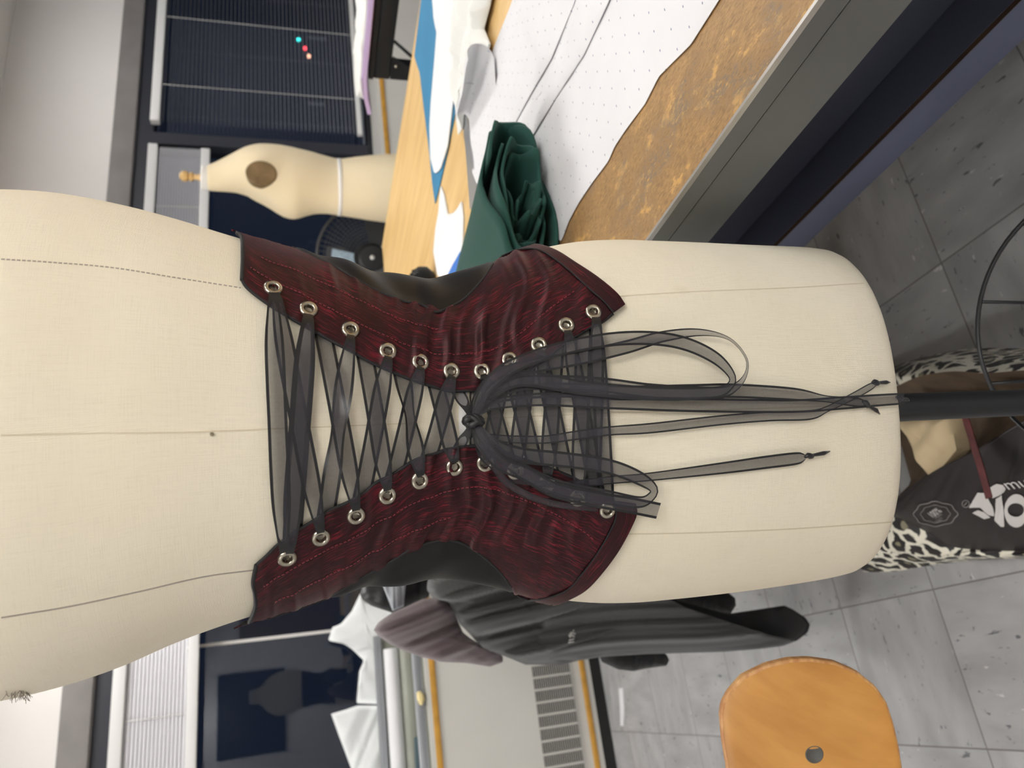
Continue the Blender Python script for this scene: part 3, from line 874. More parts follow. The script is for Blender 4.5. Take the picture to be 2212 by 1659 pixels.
for side, (top, hem, inn, out, low, ey) in enumerate(((R_top, R_hem, R_in, R_out, R_low, eyR), (L_top, L_hem, L_in, L_out, L_low, eyL))):
    fn = lambda a, b, s=side: pucker(a, b, s*2.0)
    ns, nr = 250, 64
    G = coons(top, hem, inn, out, ns, nr)
    V, NN = lay(G, PO, fn)
    holes = [p+n*PO for p, n in ey]
    po_ = shell('back_panel', V, NN, ns, nr, M['silk'], co, holes=holes, hr=.0031)
    PANEL[side] = (G, V, NN)
    # hem binding, cut on the other grain
    ns2, nr2 = 90, 12
    hm = crom(hem, ns2); lw = crom(low, ns2)
    G2 = np.zeros((ns2, nr2, 2))
    for j in range(nr2): G2[:, j] = hm+(lw-hm)*(j/(nr2-1))
    V2, N2 = lay(G2, PO+.0009)
    shell('hem_binding', V2, N2, ns2, nr2, M['silk_b'] if side == 0 else M['silk'], co, th=.0016)
    # satin side panel: from the wavy seam right round to the front
    oc = crom(out, 120); k0 = 24 if side == 0 else 12
    oc = oc[k0:]
    rows_ = []; nrs = 46
    for i, q in enumerate(oc):
        p, n = onT(q[0], q[1]); T0 = thetaof(p)
        T1 = math.pi/2 if side == 0 else math.pi/2
        if side == 0:
            if T0 > math.pi/2: T0 -= 2*math.pi
            T0 -= .012
        else:
            if T0 < 0: T0 += 2*math.pi
            T0 += .012
        s = i/(len(oc)-1)
        row = []
        for j in range(nrs):
            r = j/(nrs-1); rr = r**1.25
            T = T0+(T1-T0)*rr
            fold = .0022*math.sin(s*9+rr*7+side)*math.exp(-((s-.62)/.3)**2)+.0012*math.sin(s*21+rr*16)
            off = .0036+(fold+.003*math.sin(math.pi*min(1, rr*2.2)))*min(1, j/5)
            pz = p.z-.010*math.sin(rr*3)*math.exp(-((s-.6)/.25)**2) if j else p.z
            row.append(torso(T, pz, off))
        rows_.append(row)
    Vs = [v for r_ in rows_ for v in r_]; Ns = [nrm(v) for v in Vs]
    shell('side_panel', Vs, Ns, len(rows_), nrs, M['satin'], co, th=.0008)
    # rolled seam between satin and taffeta, black piping on top and lacing edges
    def pipe(pix, n, rad, off, nme, mat):
        P = crom(pix, n); pts = []
        for q in P:
            p, nn = onT(q[0], q[1]); pts.append(p+nn*off)
        return MB().tube(pts, rad, 8).build(nme, mat, co, smooth=True)
    pipe([tuple(q) for q in oc[::6]], 110, .0011, PO-.0003, 'side_seam_roll', M['edge'])
    pipe(top[:-1], 60, .0016, PO-.0012, 'top_piping', M['edge'])
    pipe([tuple(q) for q in crom(inn, 60)], 160, .0013, PO-.0012, 'edge_piping', M['edge'])
    pipe([tuple(q) for q in crom(hem, 30)], 80, .0007, PO+.0010, 'hem_stitching', M['edge'])
    # two broken red stitch lines that follow the lacing edge
    for fr, cut in ((.33, (0.03, .97)), (.56, (.06, .60))):
        b = MB(); r0 = int(fr*(nr-1))
        ii = range(int(cut[0]*ns), int(cut[1]*ns))
        for i in ii:
            if i % 3 == 2: continue
            a = V[i*nr+r0]+NN[i*nr+r0]*.0003; c = V[(i+1)*nr+r0]+NN[(i+1)*nr+r0]*.0003
            m_ = a.lerp(c, .75)
            b.tube([a, m_], .00036, 5)
        b.build('stitching', M['stitch'], co)
# plain taffeta front, away from the camera
Vf = []; Nf = []; nsf, nrf = 40, 40
for i in range(nsf):
    z = 1.315+(1.05-1.315)*i/(nsf-1)
    for j in range(nrf):
        T = .12+(math.pi-.24)*j/(nrf-1); v = torso(T, z, .0030); Vf.append(v); Nf.append(nrm(v))
shell('front_panel', Vf, Nf, nsf, nrf, M['silk'], co)

# eyelets
def eyelet(p, n):
    c = p+n*(PO+.0002)
    pr = [(.0031, -.003), (.0031, .0004), (.0036, .0012), (.0046, .0016), (.0058, .0011), (.0066, .0001), (.0064, -.0006)]
    return autosmooth(MB().lathe(c, n, pr+[(.0052, -.0008), (.0031, -.003)], 30).build('eyelet', M['nickel'], co, smooth=True), 60)
for p, n in eyR+eyL: eyelet(p, n)

# ------------------------------------------------------------------ ribbons
def ribbon(name, ctl, parent, n=60, amp=0, gather=True, mat=None):
    """ctl: (px, py, height over the form, width in metres[, roll])"""
    ctl = [tuple(c)+((0,) if len(c) == 4 else ()) for c in ctl]
    P = crom(ctl, n); C = []; NN = []
    for q in P:
        p, nn = onT(q[0], q[1]); C.append(p+nn*q[2]); NN.append(nn)
    V = []; U = []; Fc = []; L = 0; K = 5
    for i in range(n):
        t = (C[min(i+1, n-1)]-C[max(i-1, 0)]).normalized(); nn = NN[i]
        s = nn.cross(t).normalized(); nn = t.cross(s).normalized()
        a = P[i][4]; sd = s*math.cos(a)+nn*math.sin(a); nd = nn*math.cos(a)-s*math.sin(a)
        if i: L += (C[i]-C[i-1]).length
        for k in range(K):
            u = k/(K-1)
            V.append(C[i]+sd*P[i][3]*(u-.5)+nd*(amp*math.sin(u*math.pi*2+i*.2)))
            d_ = .5-abs(u-.5); gth = min(1, max(0, (P[i][3]-.0062)/.0022)) if gather else 1
            U.append((d_*gth, L))
    for i in range(n-1):
        for k in range(K-1): Fc.append((i*K+k, i*K+k+1, (i+1)*K+k+1, (i+1)*K+k))
    return mesh(name, V, Fc, mat or M['ribbon'], parent, True, U)
WR = .0126
def strand(a, b, over_a, over_b, da=(0, 0), db=(0, 0), w=WR, tw=0, sag=0):
    """lace strand from eyelet a to eyelet b; an 'over' end rises from its eyelet across the cloth edge."""
    a = np.array(a, float)+da; b = np.array(b, float)+db; d = b-a
    pts = []
    def q(t, h, ww, roll=0): p = a+d*t; pts.append((p[0], p[1]+0, h, ww, roll))
    ha = .0072 if over_a else .0012; hb = .0072 if over_b else .0012
    if over_a: q(0.0, PO+.0005, .0045); q(.035, .0080, .0062); q(.09, ha, .0088)
    else: q(.0, ha, w*.8); q(.08, ha, w)
    q(.22, .0058 if over_a else .0030, w); q(.5, .0052, w, tw); q(.78, .0058 if over_b else .0030, w)
    if over_b: q(.91, hb, .0088); q(.965, .0080, .0062); q(1.0, PO+.0005, .0045)
    else: q(.92, hb, w); q(1, hb, w*.8)
    return ribbon('lace_strand', pts, co, 56)
strand(EY_R[0], EY_L[0], 1, 1, (-2, 6), (-8, -10))
strand(EY_R[0], EY_L[1], 1, 1, (3, 6), (0, -6))
strand(EY_L[0], EY_R[1], 1, 1, (4, -6), (-3, 6))
for i in range(1, 5):
    strand(EY_R[i+1], EY_L[i], 1, 0, (0, 7), (8, 0), tw=.0 if i not in (1,) else .9)
    strand(EY_L[i+1], EY_R[i], 1, 0, (0, -7), (26, 6), tw=.0 if i not in (3,) else .7)
strand(EY_R[1], EY_L[0], 1, 0, (1, 8), (10, -6))
for i in range(7, 10):
    strand(EY_R[i], EY_L[i+1], 1, 0, (0, 7), (-14, -2))
    strand(EY_L[i], EY_R[i+1], 1, 0, (0, -7), (-18, 4))
strand(EY_R[10], EY_L[10], 1, 0, (2, 8), (2, -4))
strand(EY_R[10], EY_L[10], 1, 0, (6, 8), (-30, -10))
strand(EY_R[6], EY_L[7], 1, 0, (2, 6), (-6, 0), w=.011); strand(EY_L[6], EY_R[7], 1, 0, (2, -6), (-6, 0), w=.011)
KN = (1016, 911)
for q, w0 in (((985, 842), .009), ((1030, 838), .010), ((988, 970), .008), ((1026, 966), .008)):
    ribbon('lace_strand', [(q[0], q[1], .0015, w0), ((q[0]*2+KN[0])/3, (q[1]*2+KN[1])/3, .005, w0), ((q[0]+2*KN[0])/3, (q[1]+2*KN[1])/3, .009, w0*.6), (KN[0], KN[1], .011, .004)], co, 24)
# the knot
p, n = onT(*KN); kb = MB(); c = p+n*.0105
up_ = Vector((0, 0, 1)); sx_ = n.cross(up_).normalized()
for k in range(4):
    g0 = k*1.7
    pts = []
    for j in range(14):
        g = 2*math.pi*j/14
        v = Vector((math.cos(g)*.0034, math.sin(g)*.0026, .0012*math.sin(2*g+k)))
        v = Matrix.Rotation(g0, 3, 'Z') @ (Matrix.Rotation(.7*k, 3, 'X') @ v)
        pts.append(c+sx_*v.x*1.15+up_*v.y*1.9+n*v.z*1.3)
    kb.tube(pts, .0023, 8, closed=True)
kb.build('bow_knot', M['knot'], co, smooth=True)
W2 = .0112
H = lambda P, h0, w0=W2: [(a, b, h, ww) for (a, b, h, ww) in P]
ribbon('bow_loop', [(1018, 905, .012, .005), (1024, 880, .018, .008), (1040, 850, .021, .010), (1075, 818, .022, .011), (1115, 798, .021, .0105), (1200, 768, .018, .0105), (1309, 745, .014, .011), (1400, 741, .012, .0115), (1470, 752, .011, .0115), (1530, 780, .011, .0105), (1562, 815, .012, .007), (1556, 838, .014, .006), (1520, 852, .015, .009), (1400, 854, .013, .0105), (1250, 842, .013, .011), (1130, 826, .017, .012), (1070, 842, .018, .011), (1034, 878, .015, .008), (1019, 903, .012, .005)], co, 170, gather=False)
ribbon('bow_loop', [(1017, 903, .011, .005), (1022, 872, .015, .008), (1046, 840, .017, .010), (1090, 816, .018, .011), (1150, 800, .016, .011), (1250, 780, .012, .011), (1345, 757, .010, .0105), (1420, 736, .010, .009), (1495, 729, .012, .006, .6), (1555, 742, .013, .003, 1.2), (1590, 778, .013, .0024, 1.4), (1592, 810, .013, .003, 1.2), (1572, 838, .012, .006, .5), (1530, 852, .010, .010), (1400, 848, .010, .0115), (1300, 836, .010, .0115), (1200, 832, .012, .0115), (1110, 836, .014, .011), (1050, 868, .013, .008), (1019, 905, .011, .005)], co, 170, gather=False)
ribbon('bow_loop', [(1019, 916, .011, .006), (1036, 944, .017, .009), (1060, 962, .018, .011), (1115, 979, .016, .0115), (1204, 989, .012, .0115), (1280, 999, .010, .0115), (1330, 1011, .010, .0112), (1374, 1030, .011, .010), (1398, 1048, .012, .007), (1393, 1063, .013, .007), (1366, 1074, .014, .009), (1300, 1064, .014, .011), (1204, 1046, .015, .0115), (1128, 1014, .016, .011), (1072, 978, .016, .009), (1030, 932, .012, .006)], co, 150, gather=False)
ribbon('bow_loop', [(1018, 918, .011, .006), (1030, 950, .017, .010), (1050, 976, .019, .010), (1077, 997, .019, .0105), (1128, 1016, .018, .0105), (1166, 1037, .017, .011), (1204, 1052, .016, .0115), (1280, 1068, .015, .012), (1343, 1079, .014, .0125), (1409, 1093, .012, .0125)], co, 90, gather=False)
ribbon('bow_loop', [(1018, 916, .010, .006), (1030, 948, .013, .010), (1044, 980, .013, .011), (1062, 1003, .012, .006), (1090, 1036, .011, .005), (1142, 1064, .0105, .005), (1204, 1082, .010, .0048), (1285, 1090, .010, .0048)], co, 70, gather=False)
# tails with knotted ends
def tail(P, kpos, tip):
    ribbon('ribbon_tail', P, co, 130, gather=False)
    p, n = onT(*kpos); q, n2 = onT(*tip); q = q+n2*.003; c = p+n*.004; b = MB()
    d = (q-c).normalized(); s = n.cross(d)
    b.tube([c-d*.005, c-d*.002+s*.001, c, c+d*.002-s*.0005, c+d*.004, c.lerp(q, .6)+n*.0015, q], [.0012, .0021, .0026, .0022, .0013, .0018, .0004], 9)
    b.build('tail_knot', M['knot'], co, smooth=True)
tail([(1020, 900, .012, .005), (1035, 886, .015, .007), (1060, 876, .015, .0085), (1165, 866, .012, .010), (1310, 870, .009, .0112), (1500, 876, .006, .0112), (1700, 878, .005, .011), (1800, 872, .005, .011), (1880, 866, .005, .0105), (1940, 862, .006, .010)], (1935, 861), (1958, 866))
tail([(1022, 916, .011, .004), (1035, 938, .014, .005), (1067, 946, .013, .0055), (1165, 949, .010, .006), (1240, 940, .008, .007), (1310, 931, .007, .007), (1400, 925, .006, .008), (1552, 908, .005, .008), (1653, 900, .005, .008), (1740, 897, .005, .008), (1776, 884, .006, .005), (1830, 857, .007, .006), (1866, 838, .006, .006), (1882, 829, .006, .003)], (1884, 828), (1916, 827))
tail([(1020, 898, .012, .005), (1040, 872, .014, .008), (1090, 856, .013, .0105), (1200, 846, .010, .0112), (1330, 851, .008, .0112), (1480, 848, .007, .0115), (1577, 846, .006, .0115), (1704, 853, .006, .0105), (1767, 862, .006, .006), (1800, 866, .006, .0065), (1840, 870, .006, .008), (1858, 872, .006, .004)], (1864, 874), (1894, 895))
tail([(1100, 1034, .006, .004), (1200, 1042, .0085, .005), (1250, 1040, .008, .006), (1320, 1034, .005, .0062), (1400, 1028, .004, .0066), (1552, 1010, .004, .0092), (1650, 997, .004, .0105), (1715, 989, .004, .0100), (1732, 986, .004, .004)], (1742, 984), (1787, 974))

# ================================================================== cutting table and what lies on it
ZT = .92; TX0, TX1, TY0, TY1 = .405, 1.785, -.55, 2.67
t = thing('cutting_table', ((TX0+TX1)/2, (TY0+TY1)/2, 0), 'big cutting table with worn brown top and grey steel apron', 'table')
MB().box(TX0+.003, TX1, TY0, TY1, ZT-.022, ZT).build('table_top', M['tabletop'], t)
autosmooth(MB().box(TX0, TX0+.003, TY0, TY1, ZT-.004, ZT+.0012).build('edge_trim', M['steelrim'], t))
b = MB().box(TX0, TX0+.0029, TY0, TY1, ZT-.0222, ZT-.0042).box(TX0+.0012, TX0+.03, TY0, TY1, ZT-.071, ZT-.0242).box(TX1-.03, TX1, TY0, TY1, ZT-.071, ZT-.0225)
b.box(TX0+.03, TX1-.03, TY1-.03, TY1, ZT-.071, ZT-.0225)
autosmooth(b.build('apron', M['steel'], t))
for x in (.70, 1.60):
    for y in (TY0+.12, 1.30, TY1-.12):
        MB().box(x, x+.06, y, y+.06, 0, ZT-.0225).build('leg', M['wooddark'], t)
autosmooth(MB().box(.60, 1.68, TY0+.1, 1.285, .512, .53).build('lower_shelf', M['inner'], t))
autosmooth(MB().box(.595, .617, TY0+.1, 1.10, .474, .5275, .002).build('shelf_edge', M['shelfblue'], t))
MB().box(.594, .60, TY0+.1, 1.10, .5277, .5288).build('shelf_strip', M['wooddark'], t)
MB().box(.66, .67, TY0+.1, 1.28, .532, ZT-.0225).build('inner_panel', M['inner'], t)
p = onX(1645, 460, .64)
MB().box(.672, 1.62, p.y-.02, p.y+.02, p.z-.022, p.z+.022).build('stretcher', M['wooddark'], t)

PZ = ZT+.0012
o = slab('pattern_paper', [(1554, 0), (1493, 96), (1424, 165), (1393, 226), (1354, 278), (1328, 317), (1315, 348), (1276, 400), (1250, 439), (1228, 480), (1214, 520), (1120, 500), (1040, 380), (1022, 300), (1018, 240), (1060, 120), (1100, 20), (1130, -60), (1190, -330), (1755, -330)], onZ, PZ, .0006, M['paper'], wav=.002, seed=1, ring=16, n=220)
tag(o, 'largest white dotted pattern paper along the front of the cutting table', 'paper')
o = slab('pattern_paper', [(1318, -60), (1317, 0), (1262, 118), (1215, 190), (1166, 268), (1150, 296), (1110, 292), (1125, 270), (1196, 140), (1258, 8), (1275, -60)], onZ, PZ+.003, .0008, M['paper'], wav=.006, seed=3)
tag(o, 'narrow white paper strip folded over the middle of the large pattern paper', 'paper')
o = slab('pattern_paper', [(1262, -60), (1240, 10), (1190, 130), (1140, 215), (1104, 284), (1066, 296), (1040, 270), (1085, 140), (1120, 30), (1140, -60)], onZ, PZ+.003, .0008, M['paper'], wav=.007, seed=9)
tag(o, 'white dotted paper sheet between the curled paper and the narrow folded strip', 'paper')
A_ = onZ(1014, 262, PZ+.005); B_ = onZ(1068, 128, PZ+.005); ax_ = (B_-A_); pe = Vector((0, 0, 1)).cross(ax_).normalized()
if (onZ(1110, 200, PZ)-A_).dot(pe) < 0: pe = -pe
V = []; Fc = []; ns_, nt_ = 30, 46
for i in range(ns_):
    s = i/(ns_-1); c_ = A_+ax_*s; rr = .017+.012*s
    for j in range(nt_):
        q = j/(nt_-1)*1.0
        if q < .62:
            g_ = 3.3*(1-q/.62); V.append(c_+pe*(-rr*math.sin(g_)*(1-.12*g_/4.6))+Vector((0, 0, rr*(1-math.cos(g_))*(1-.06*g_)+.0012*math.sin(s*9))))
        else:
            f = (q-.62)/.38; V.append(c_+pe*(f*.20*(.55+.45*math.sin(math.pi*s)))+Vector((0, 0, .002*math.sin(f*7+s*5)*f)))
for i in range(ns_-1):
    for j in range(nt_-1): k = i*nt_+j; Fc.append((k, k+1, k+nt_+1, k+nt_))
m0 = len(V); V += [v+Vector((0, 0, .0006)) for v in V]; Fc += [tuple(q+m0 for q in f[::-1]) for f in Fc]
o = mesh('pattern_paper', V, Fc, M['paper'], None, True)
tag(o, 'white pattern paper with its end curled up beside the measuring stick', 'paper')
o = slab('fabric_piece', [(955, -260), (911, 0), (896, 123), (908, 158), (916, 228), (927, 316), (935, 396), (941, 440), (952, 396), (968, 326), (983, 250), (990, 200), (1000, 0), (1030, -260)], onZ, PZ, .002, M['teal'], wav=.002, seed=2)
tag(o, 'teal blue fabric tapering to a point on the cutting table', 'fabric')
o = slab('fabric_piece', [(930, -50), (935, 0), (946, 50), (940, 126), (932, 221), (929, 275), (931, 342), (940, 376), (952, 367), (968, 316), (979, 228), (984, 140), (990, 60), (992, -50)], onZ, PZ+.0042, .002, M['cloth'], wav=.004, seed=6)
tag(o, 'long white cloth piece with a rounded end on the teal fabric', 'fabric')
o = slab('tissue', [(990, -60), (988, 60), (986, 150), (984, 200), (987, 247), (992, 291), (1000, 278), (1003, 236), (1020, 214), (1032, 185), (1052, 127), (1060, 95), (1046, 62), (1060, 10), (1070, -60)], onZ, PZ+.008, .003, M['tissue'], wav=.03, seed=11, ring=16, n=160)
tag(o, 'crumpled white tissue heap between the white cloth and the curled paper', 'tissue')
o = slab('measuring_stick', [(1002, 234), (1012, 231), (1024, 320), (1036, 405), (1030, 452), (1021, 452), (1012, 330)], onZ, PZ, .006, M['alu'])
tag(o, 'grey metal measuring stick half under the tissue on the cutting table', 'ruler')
o = slab('fabric_scrap', [(954, 402), (961, 420), (969, 463), (982, 460), (992, 448), (999, 435), (1003, 468), (1001, 540), (985, 572), (962, 603), (947, 595), (938, 544), (943, 493), (949, 460)], onZ, PZ, .003, M['cloth'], wav=.008, seed=8)
tag(o, 'white cut fabric scrap with pointed tips beside the green bundle', 'fabric')
o = slab('fabric_scrap', [(998, 543), (1000, 570), (992, 612), (962, 612), (980, 574)], onZ, PZ+.0035, .004, M['blue'], wav=.004)
tag(o, 'bright blue fabric corner beside the white scrap and the corset', 'fabric')
p = onZ(938, 604, PZ)
b = MB()
for k in range(46):
    d = Vector((random.gauss(0, 1), random.gauss(0, 1), abs(random.gauss(0, .8))+.1)).normalized()
    c = p+Vector((0, 0, .034))+d*.018
    b.lathe(c, d, [(0, -.012), (.010, -.006), (.013, 0), (.008, .010), (0, .017)], 7)
b.lathe(p+Vector((0, 0, .0)), (0, 0, 1), [(0, 0), (.02, .002), (.034, .02), (.034, .04), (.02, .058), (0, .062)], 14)
tag(b.build('pompom', M['fuzzy'], smooth=True), 'small fuzzy black ball on the table behind the corset waist', 'pompom')

# folded dark green cotton: layers wound round each other, open ends towards the camera
t = thing('fabric_bundle', (.62, .97, PZ), 'thick folded bundle of dark green cotton on the white pattern paper', 'fabric')
def layer(name, r0, turns, cx0, cz0, rx0, rz0, rx1, rz1, th, seed, ph):
    n = int(54*turns); ny = 26; V = []; Fc = []
    for jy in range(ny):
        s = jy/(ny-1)
        for i in range(n):
            f = i/(n-1); a = ph+f*turns*2*math.pi
            rx = rx0+(rx1-rx0)*f; rz = rz0+(rz1-rz0)*f
            wob = 1+.07*math.sin(a*2.0+seed)+.05*math.sin(a*3.1+seed*2+s*3)
            c, d = math.cos(a), math.sin(a)
            x = cx0+.018*f+rx*math.copysign(abs(c)**.75, c)*wob
            z = cz0-.006*f+rz*math.copysign(abs(d)**.8, d)*wob
            z += .006*math.sin(x*40+seed)*(1-f)*(1 if d > 0 else 0)
            y = .80+.018*math.sin(a*1.3+seed)*(1-s)+.010*math.sin(a*5+seed)*(1-s)+s*.42
            xx = x-.10*s*(1-.2*f)+.0
            V.append(Vector((xx, y, max(PZ+.0035, z))))
    for jy in range(ny-1):
        for i in range(n-1):
            k = jy*n+i; Fc.append((k, k+1, k+n+1, k+n))
    m0 = len(V)
    # give the cloth its thickness
    nv = [Vector((0, 0, 0)) for _ in V]
    for f in Fc:
        nn = (V[f[1]]-V[f[0]]).cross(V[f[3]]-V[f[0]])
        for i in f: nv[i] += nn
    V2 = [v-m.normalized()*th if m.length else v for v, m in zip(V, nv)]
    F2 = [tuple(i+m0 for i in f[::-1]) for f in Fc]
    E = []
    for i in range(n-1):
        E.append((i+1, i, i+m0, i+1+m0)); q = (ny-1)*n+i; E.append((q, q+1, q+1+m0, q+m0))
    for jy in range(ny-1):
        q = jy*n; E.append((q, q+n, q+n+m0, q+m0)); q = jy*n+n-1; E.append((q+n, q, q+m0, q+n+m0))
    return mesh(name, V+V2, Fc+F2+E, M['green'], t, True)
layer('outer_fold', 0, 1.35, .622, PZ+.050, .125, .047, .112, .042, .004, 1, -.9)
layer('inner_fold', 0, 2.3, .618, PZ+.047, .100, .036, .050, .018, .004, 2.2, .5)
layer('core_fold', 0, 1.6, .600, PZ+.043, .042, .015, .016, .006, .0035, 4.1, 2.2)

# ================================================================== the far dress form
D2 = 3.25
SIL = [(450, 358, 411), (468, 351, 412.5), (485, 343, 413), (508, 333, 414), (532, 323, 420), (548, 319, 430), (564, 316.5, 438), (580, 316.5, 447), (596, 317, 458), (611, 318, 466.5), (622, 320, 470), (633, 322, 471.5), (645, 325, 469.5), (659, 328, 465), (675, 331.5, 461), (690, 336, 459.5), (706, 340, 460), (720, 344, 462), (732, 346.5, 464), (750, 344.5, 466.5), (770, 342, 469.5), (800, 339.5, 474), (833, 337.5, 478), (870, 337, 482), (910, 338, 483), (950, 341, 481), (985, 345, 476)]
pc = at(700, 400, D2)
t = thing('dress_form', (pc.x, pc.y, 0), 'smaller cream dress form in profile by the windows beyond the table', 'dress form')
V = []; U = []; n = 64; ctrs = []
hd = Vector((RT.x, RT.y, 0)).normalized(); hp = Vector((hd.y, -hd.x, 0))*-1
DEP = [.052, .06, .075, .11, .15, .165, .172, .175, .172, .165, .162, .16, .155, .148, .14, .132, .125, .121, .12, .125, .135, .15, .162, .17, .172, .170, .160]
for i, (px, r, l) in enumerate(SIL):
    a = at(px, r, D2); b = at(px, l, D2); c = (a+b)/2; c.z = (a.z+b.z)/2; hw = (a-b).length/2
    ctrs.append((c, hw, DEP[i]))
def r2(z):
    Z = [c[0].z for c in ctrs][::-1]; g = lambda f: np.interp(z, Z, [f(c) for c in ctrs][::-1])
    return Vector((g(lambda c: c[0].x), g(lambda c: c[0].y), z)), g(lambda c: c[1]), g(lambda c: c[2])
zt2, zb2 = ctrs[0][0].z, ctrs[-1][0].z
NR = 90
for i in range(NR+1):
    z = zt2+(zb2-zt2)*i/NR
    c, hw, dp = r2(z)
    sh = .93 if i == NR else 1
    for k in range(n):
        g = 2*math.pi*k/n
        V.append(c+hd*hw*sh*math.copysign(abs(math.cos(g))**.9, math.cos(g))+hp*dp*sh*math.copysign(abs(math.sin(g))**.95, math.sin(g))); U.append((g*.16, z))
Fc = [(i*n+k, i*n+(k+1) % n, (i+1)*n+(k+1) % n, (i+1)*n+k) for i in range(NR) for k in range(n)]
Fc += [tuple(range(n)), tuple(NR*n+k for k in range(n))[::-1]]
mesh('torso', V, Fc, M['linen2'], t, True, U)
c, hw, dp = r2(zt2)
autosmooth(MB().lathe(c, (.05, -.05, 1), [(.053, -.004), (.055, .022), (.05, .028), (0, .028)], 28).build('neck_cap', M['capwhite'], t, smooth=True))
autosmooth(MB().lathe(c+Vector((0, 0, .028)), (.03, -.03, 1), [(.017, 0), (.013, .012), (.011, .03), (.019, .036), (.021, .044), (.013, .05), (.022, .058), (.024, .072), (.014, .086), (0, .09)], 20).build('finial', M['turned'], t, smooth=True))
zc = at(569, 399, D2).z; c, hw, dp = r2(zc)
q = at(569, 399, D2); off = (q-c).dot(hd)
pl = MB(); cc = c+hd*off-hp*0
tow = hp if hp.dot(CAM-cc) > 0 else -hp
cc = cc+tow*(dp*math.sqrt(max(.05, 1-(off/hw)**2))+.020)
V = []; 
for rr, h in ((1, -.06), (1, .006), (.93, .010), (0, .010)):
    for k in range(32):
        g = 2*math.pi*k/32
        V.append(cc+tow*h+hd*math.cos(g)*.047*rr*1.05+Vector((0, 0, 1))*math.sin(g)*.062*rr)
pl.add(V, [(i*32+k, i*32+(k+1) % 32, (i+1)*32+(k+1) % 32, (i+1)*32+k) for i in range(3) for k in range(32)])
autosmooth(pl.build('arm_plate', M['armplate'], t, smooth=True))
zw = at(732, 405, D2).z; V = []; b = MB()
for z, e in ((zw-.008, .0008), (zw-.007, .002), (zw+.007, .002), (zw+.008, .0008)):
    c, hw, dp = r2(z)
    for k in range(n):
        g = 2*math.pi*k/n
        V.append(c+hd*(hw+e)*math.copysign(abs(math.cos(g))**.9, math.cos(g))+hp*(dp+e)*math.copysign(abs(math.sin(g))**.95, math.sin(g)))
b.add(V, [(i*n+k, i*n+(k+1) % n, (i+1)*n+(k+1) % n, (i+1)*n+k) for i in range(3) for k in range(n)])
b.build('waist_tape', M['capwhite'], t, smooth=True)
c = r2(zb2)[0]
autosmooth(MB().lathe(Vector((c.x, c.y, 0)), (0, 0, 1), [(.20, 0), (.20, .02), (.05, .05), (.018, .07), (.018, zb2+.01)], 28).build('stand', M['blackmetal'], t, smooth=True))

# ================================================================== standing fan
pf = at(803, 556, 3.5); nf = (CAM-pf).normalized(); nf.z *= .3; nf.normalize()
t = thing('standing_fan', (pf.x-nf.x*.12, pf.y-nf.y*.12, 0), 'black standing fan behind the far edge of the cutting table', 'fan')
g = MB(); R_ = .25; s1 = nf.cross(Vector((0, 0, 1))).normalized(); s2 = s1.cross(nf)
def circ(r, h, n=56): return [pf+nf*h+(s1*math.cos(2*math.pi*k/n)+s2*math.sin(2*math.pi*k/n))*r for k in range(n)]
g.tube(circ(R_, 0), .0075, 8, closed=True); g.tube(circ(R_*.99, -.09), .005, 6, closed=True)
for r_ in (.22, .205, .19, .175, .16, .145, .13, .115, .10, .085): g.tube(circ(r_, .035*(1-(r_/.24)**2)+.004, 40), .0016, 5, closed=True)
for k in range(60):
    a = 2*math.pi*k/60; d = s1*math.cos(a)+s2*math.sin(a)
    g.tube([pf+d*.06+nf*.038, pf+d*.15+nf*.026, pf+d*R_], .0016, 4)
    g.tube([pf+d*R_, pf+d*R_*.98-nf*.09, pf+d*.08-nf*.12], .0016, 4)
g.build('guard', M['fanwire'], t, smooth=True)
autosmooth(MB().lathe(pf+nf*.03, nf, [(.064, 0), (.064, .008), (.055, .016), (.012, .018), (0, .018)], 32).build('guard_badge', M['blackdull'], t, smooth=True))
MB().lathe(pf+nf*.048, nf, [(.011, 0), (.011, .003), (0, .006)], 16).build('badge_stud', M['capwhite'], t, smooth=True)
for k in range(3):
    a0 = k*2*math.pi/3+1.35; V = []; Fc = []
    for i in range(8):
        r_ = .05+.16*i/7
        for j in range(6):
            a = a0+(j/5-.5)*(1.05-.2*abs(i-4)/4); V.append(pf+(s1*math.cos(a)+s2*math.sin(a))*r_+nf*((j/5-.5)*-.05-.035))
    for i in range(7):
        for j in range(5): Fc.append((i*6+j, i*6+j+1, (i+1)*6+j+1, (i+1)*6+j))
    m0 = len(V); V += [v-nf*.002 for v in V]; Fc += [tuple(q+m0 for q in f[::-1]) for f in Fc]
    mesh('blade', V, Fc, M['fanblade'], t)
lb = MB(); cl = pf+nf*.05
V = []
for i in range(7):
    for j in range(5):
        a = 1.15+.62*i/6; r_ = .085+.10*j/4; V.append(pf+(s1*math.cos(a)+s2*math.sin(a))*r_+nf*(.035*(1-(r_/.24)**2)+.0075))
lb.add(V, [(i*5+j, i*5+j+1, (i+1)*5+j+1, (i+1)*5+j) for i in range(6) for j in range(4)]); lb.build('label', M['fansticker'], t, smooth=True)
autosmooth(MB().lathe(pf-nf*.23, nf, [(0, 0), (.05, .005), (.07, .03), (.075, .10), (.06, .125), (0, .125)], 28).build('motor', M['blackdull'], t, smooth=True))
c = pf-nf*.16
autosmooth(MB().lathe(Vector((c.x, c.y, 0)), (0, 0, 1), [(.19, 0), (.19, .015), (.06, .035), (.018, .05), (.018, c.z-.05), (.028, c.z-.05), (.028, c.z-.02)], 28).build('pedestal', M['blackmetal'], t, smooth=True))

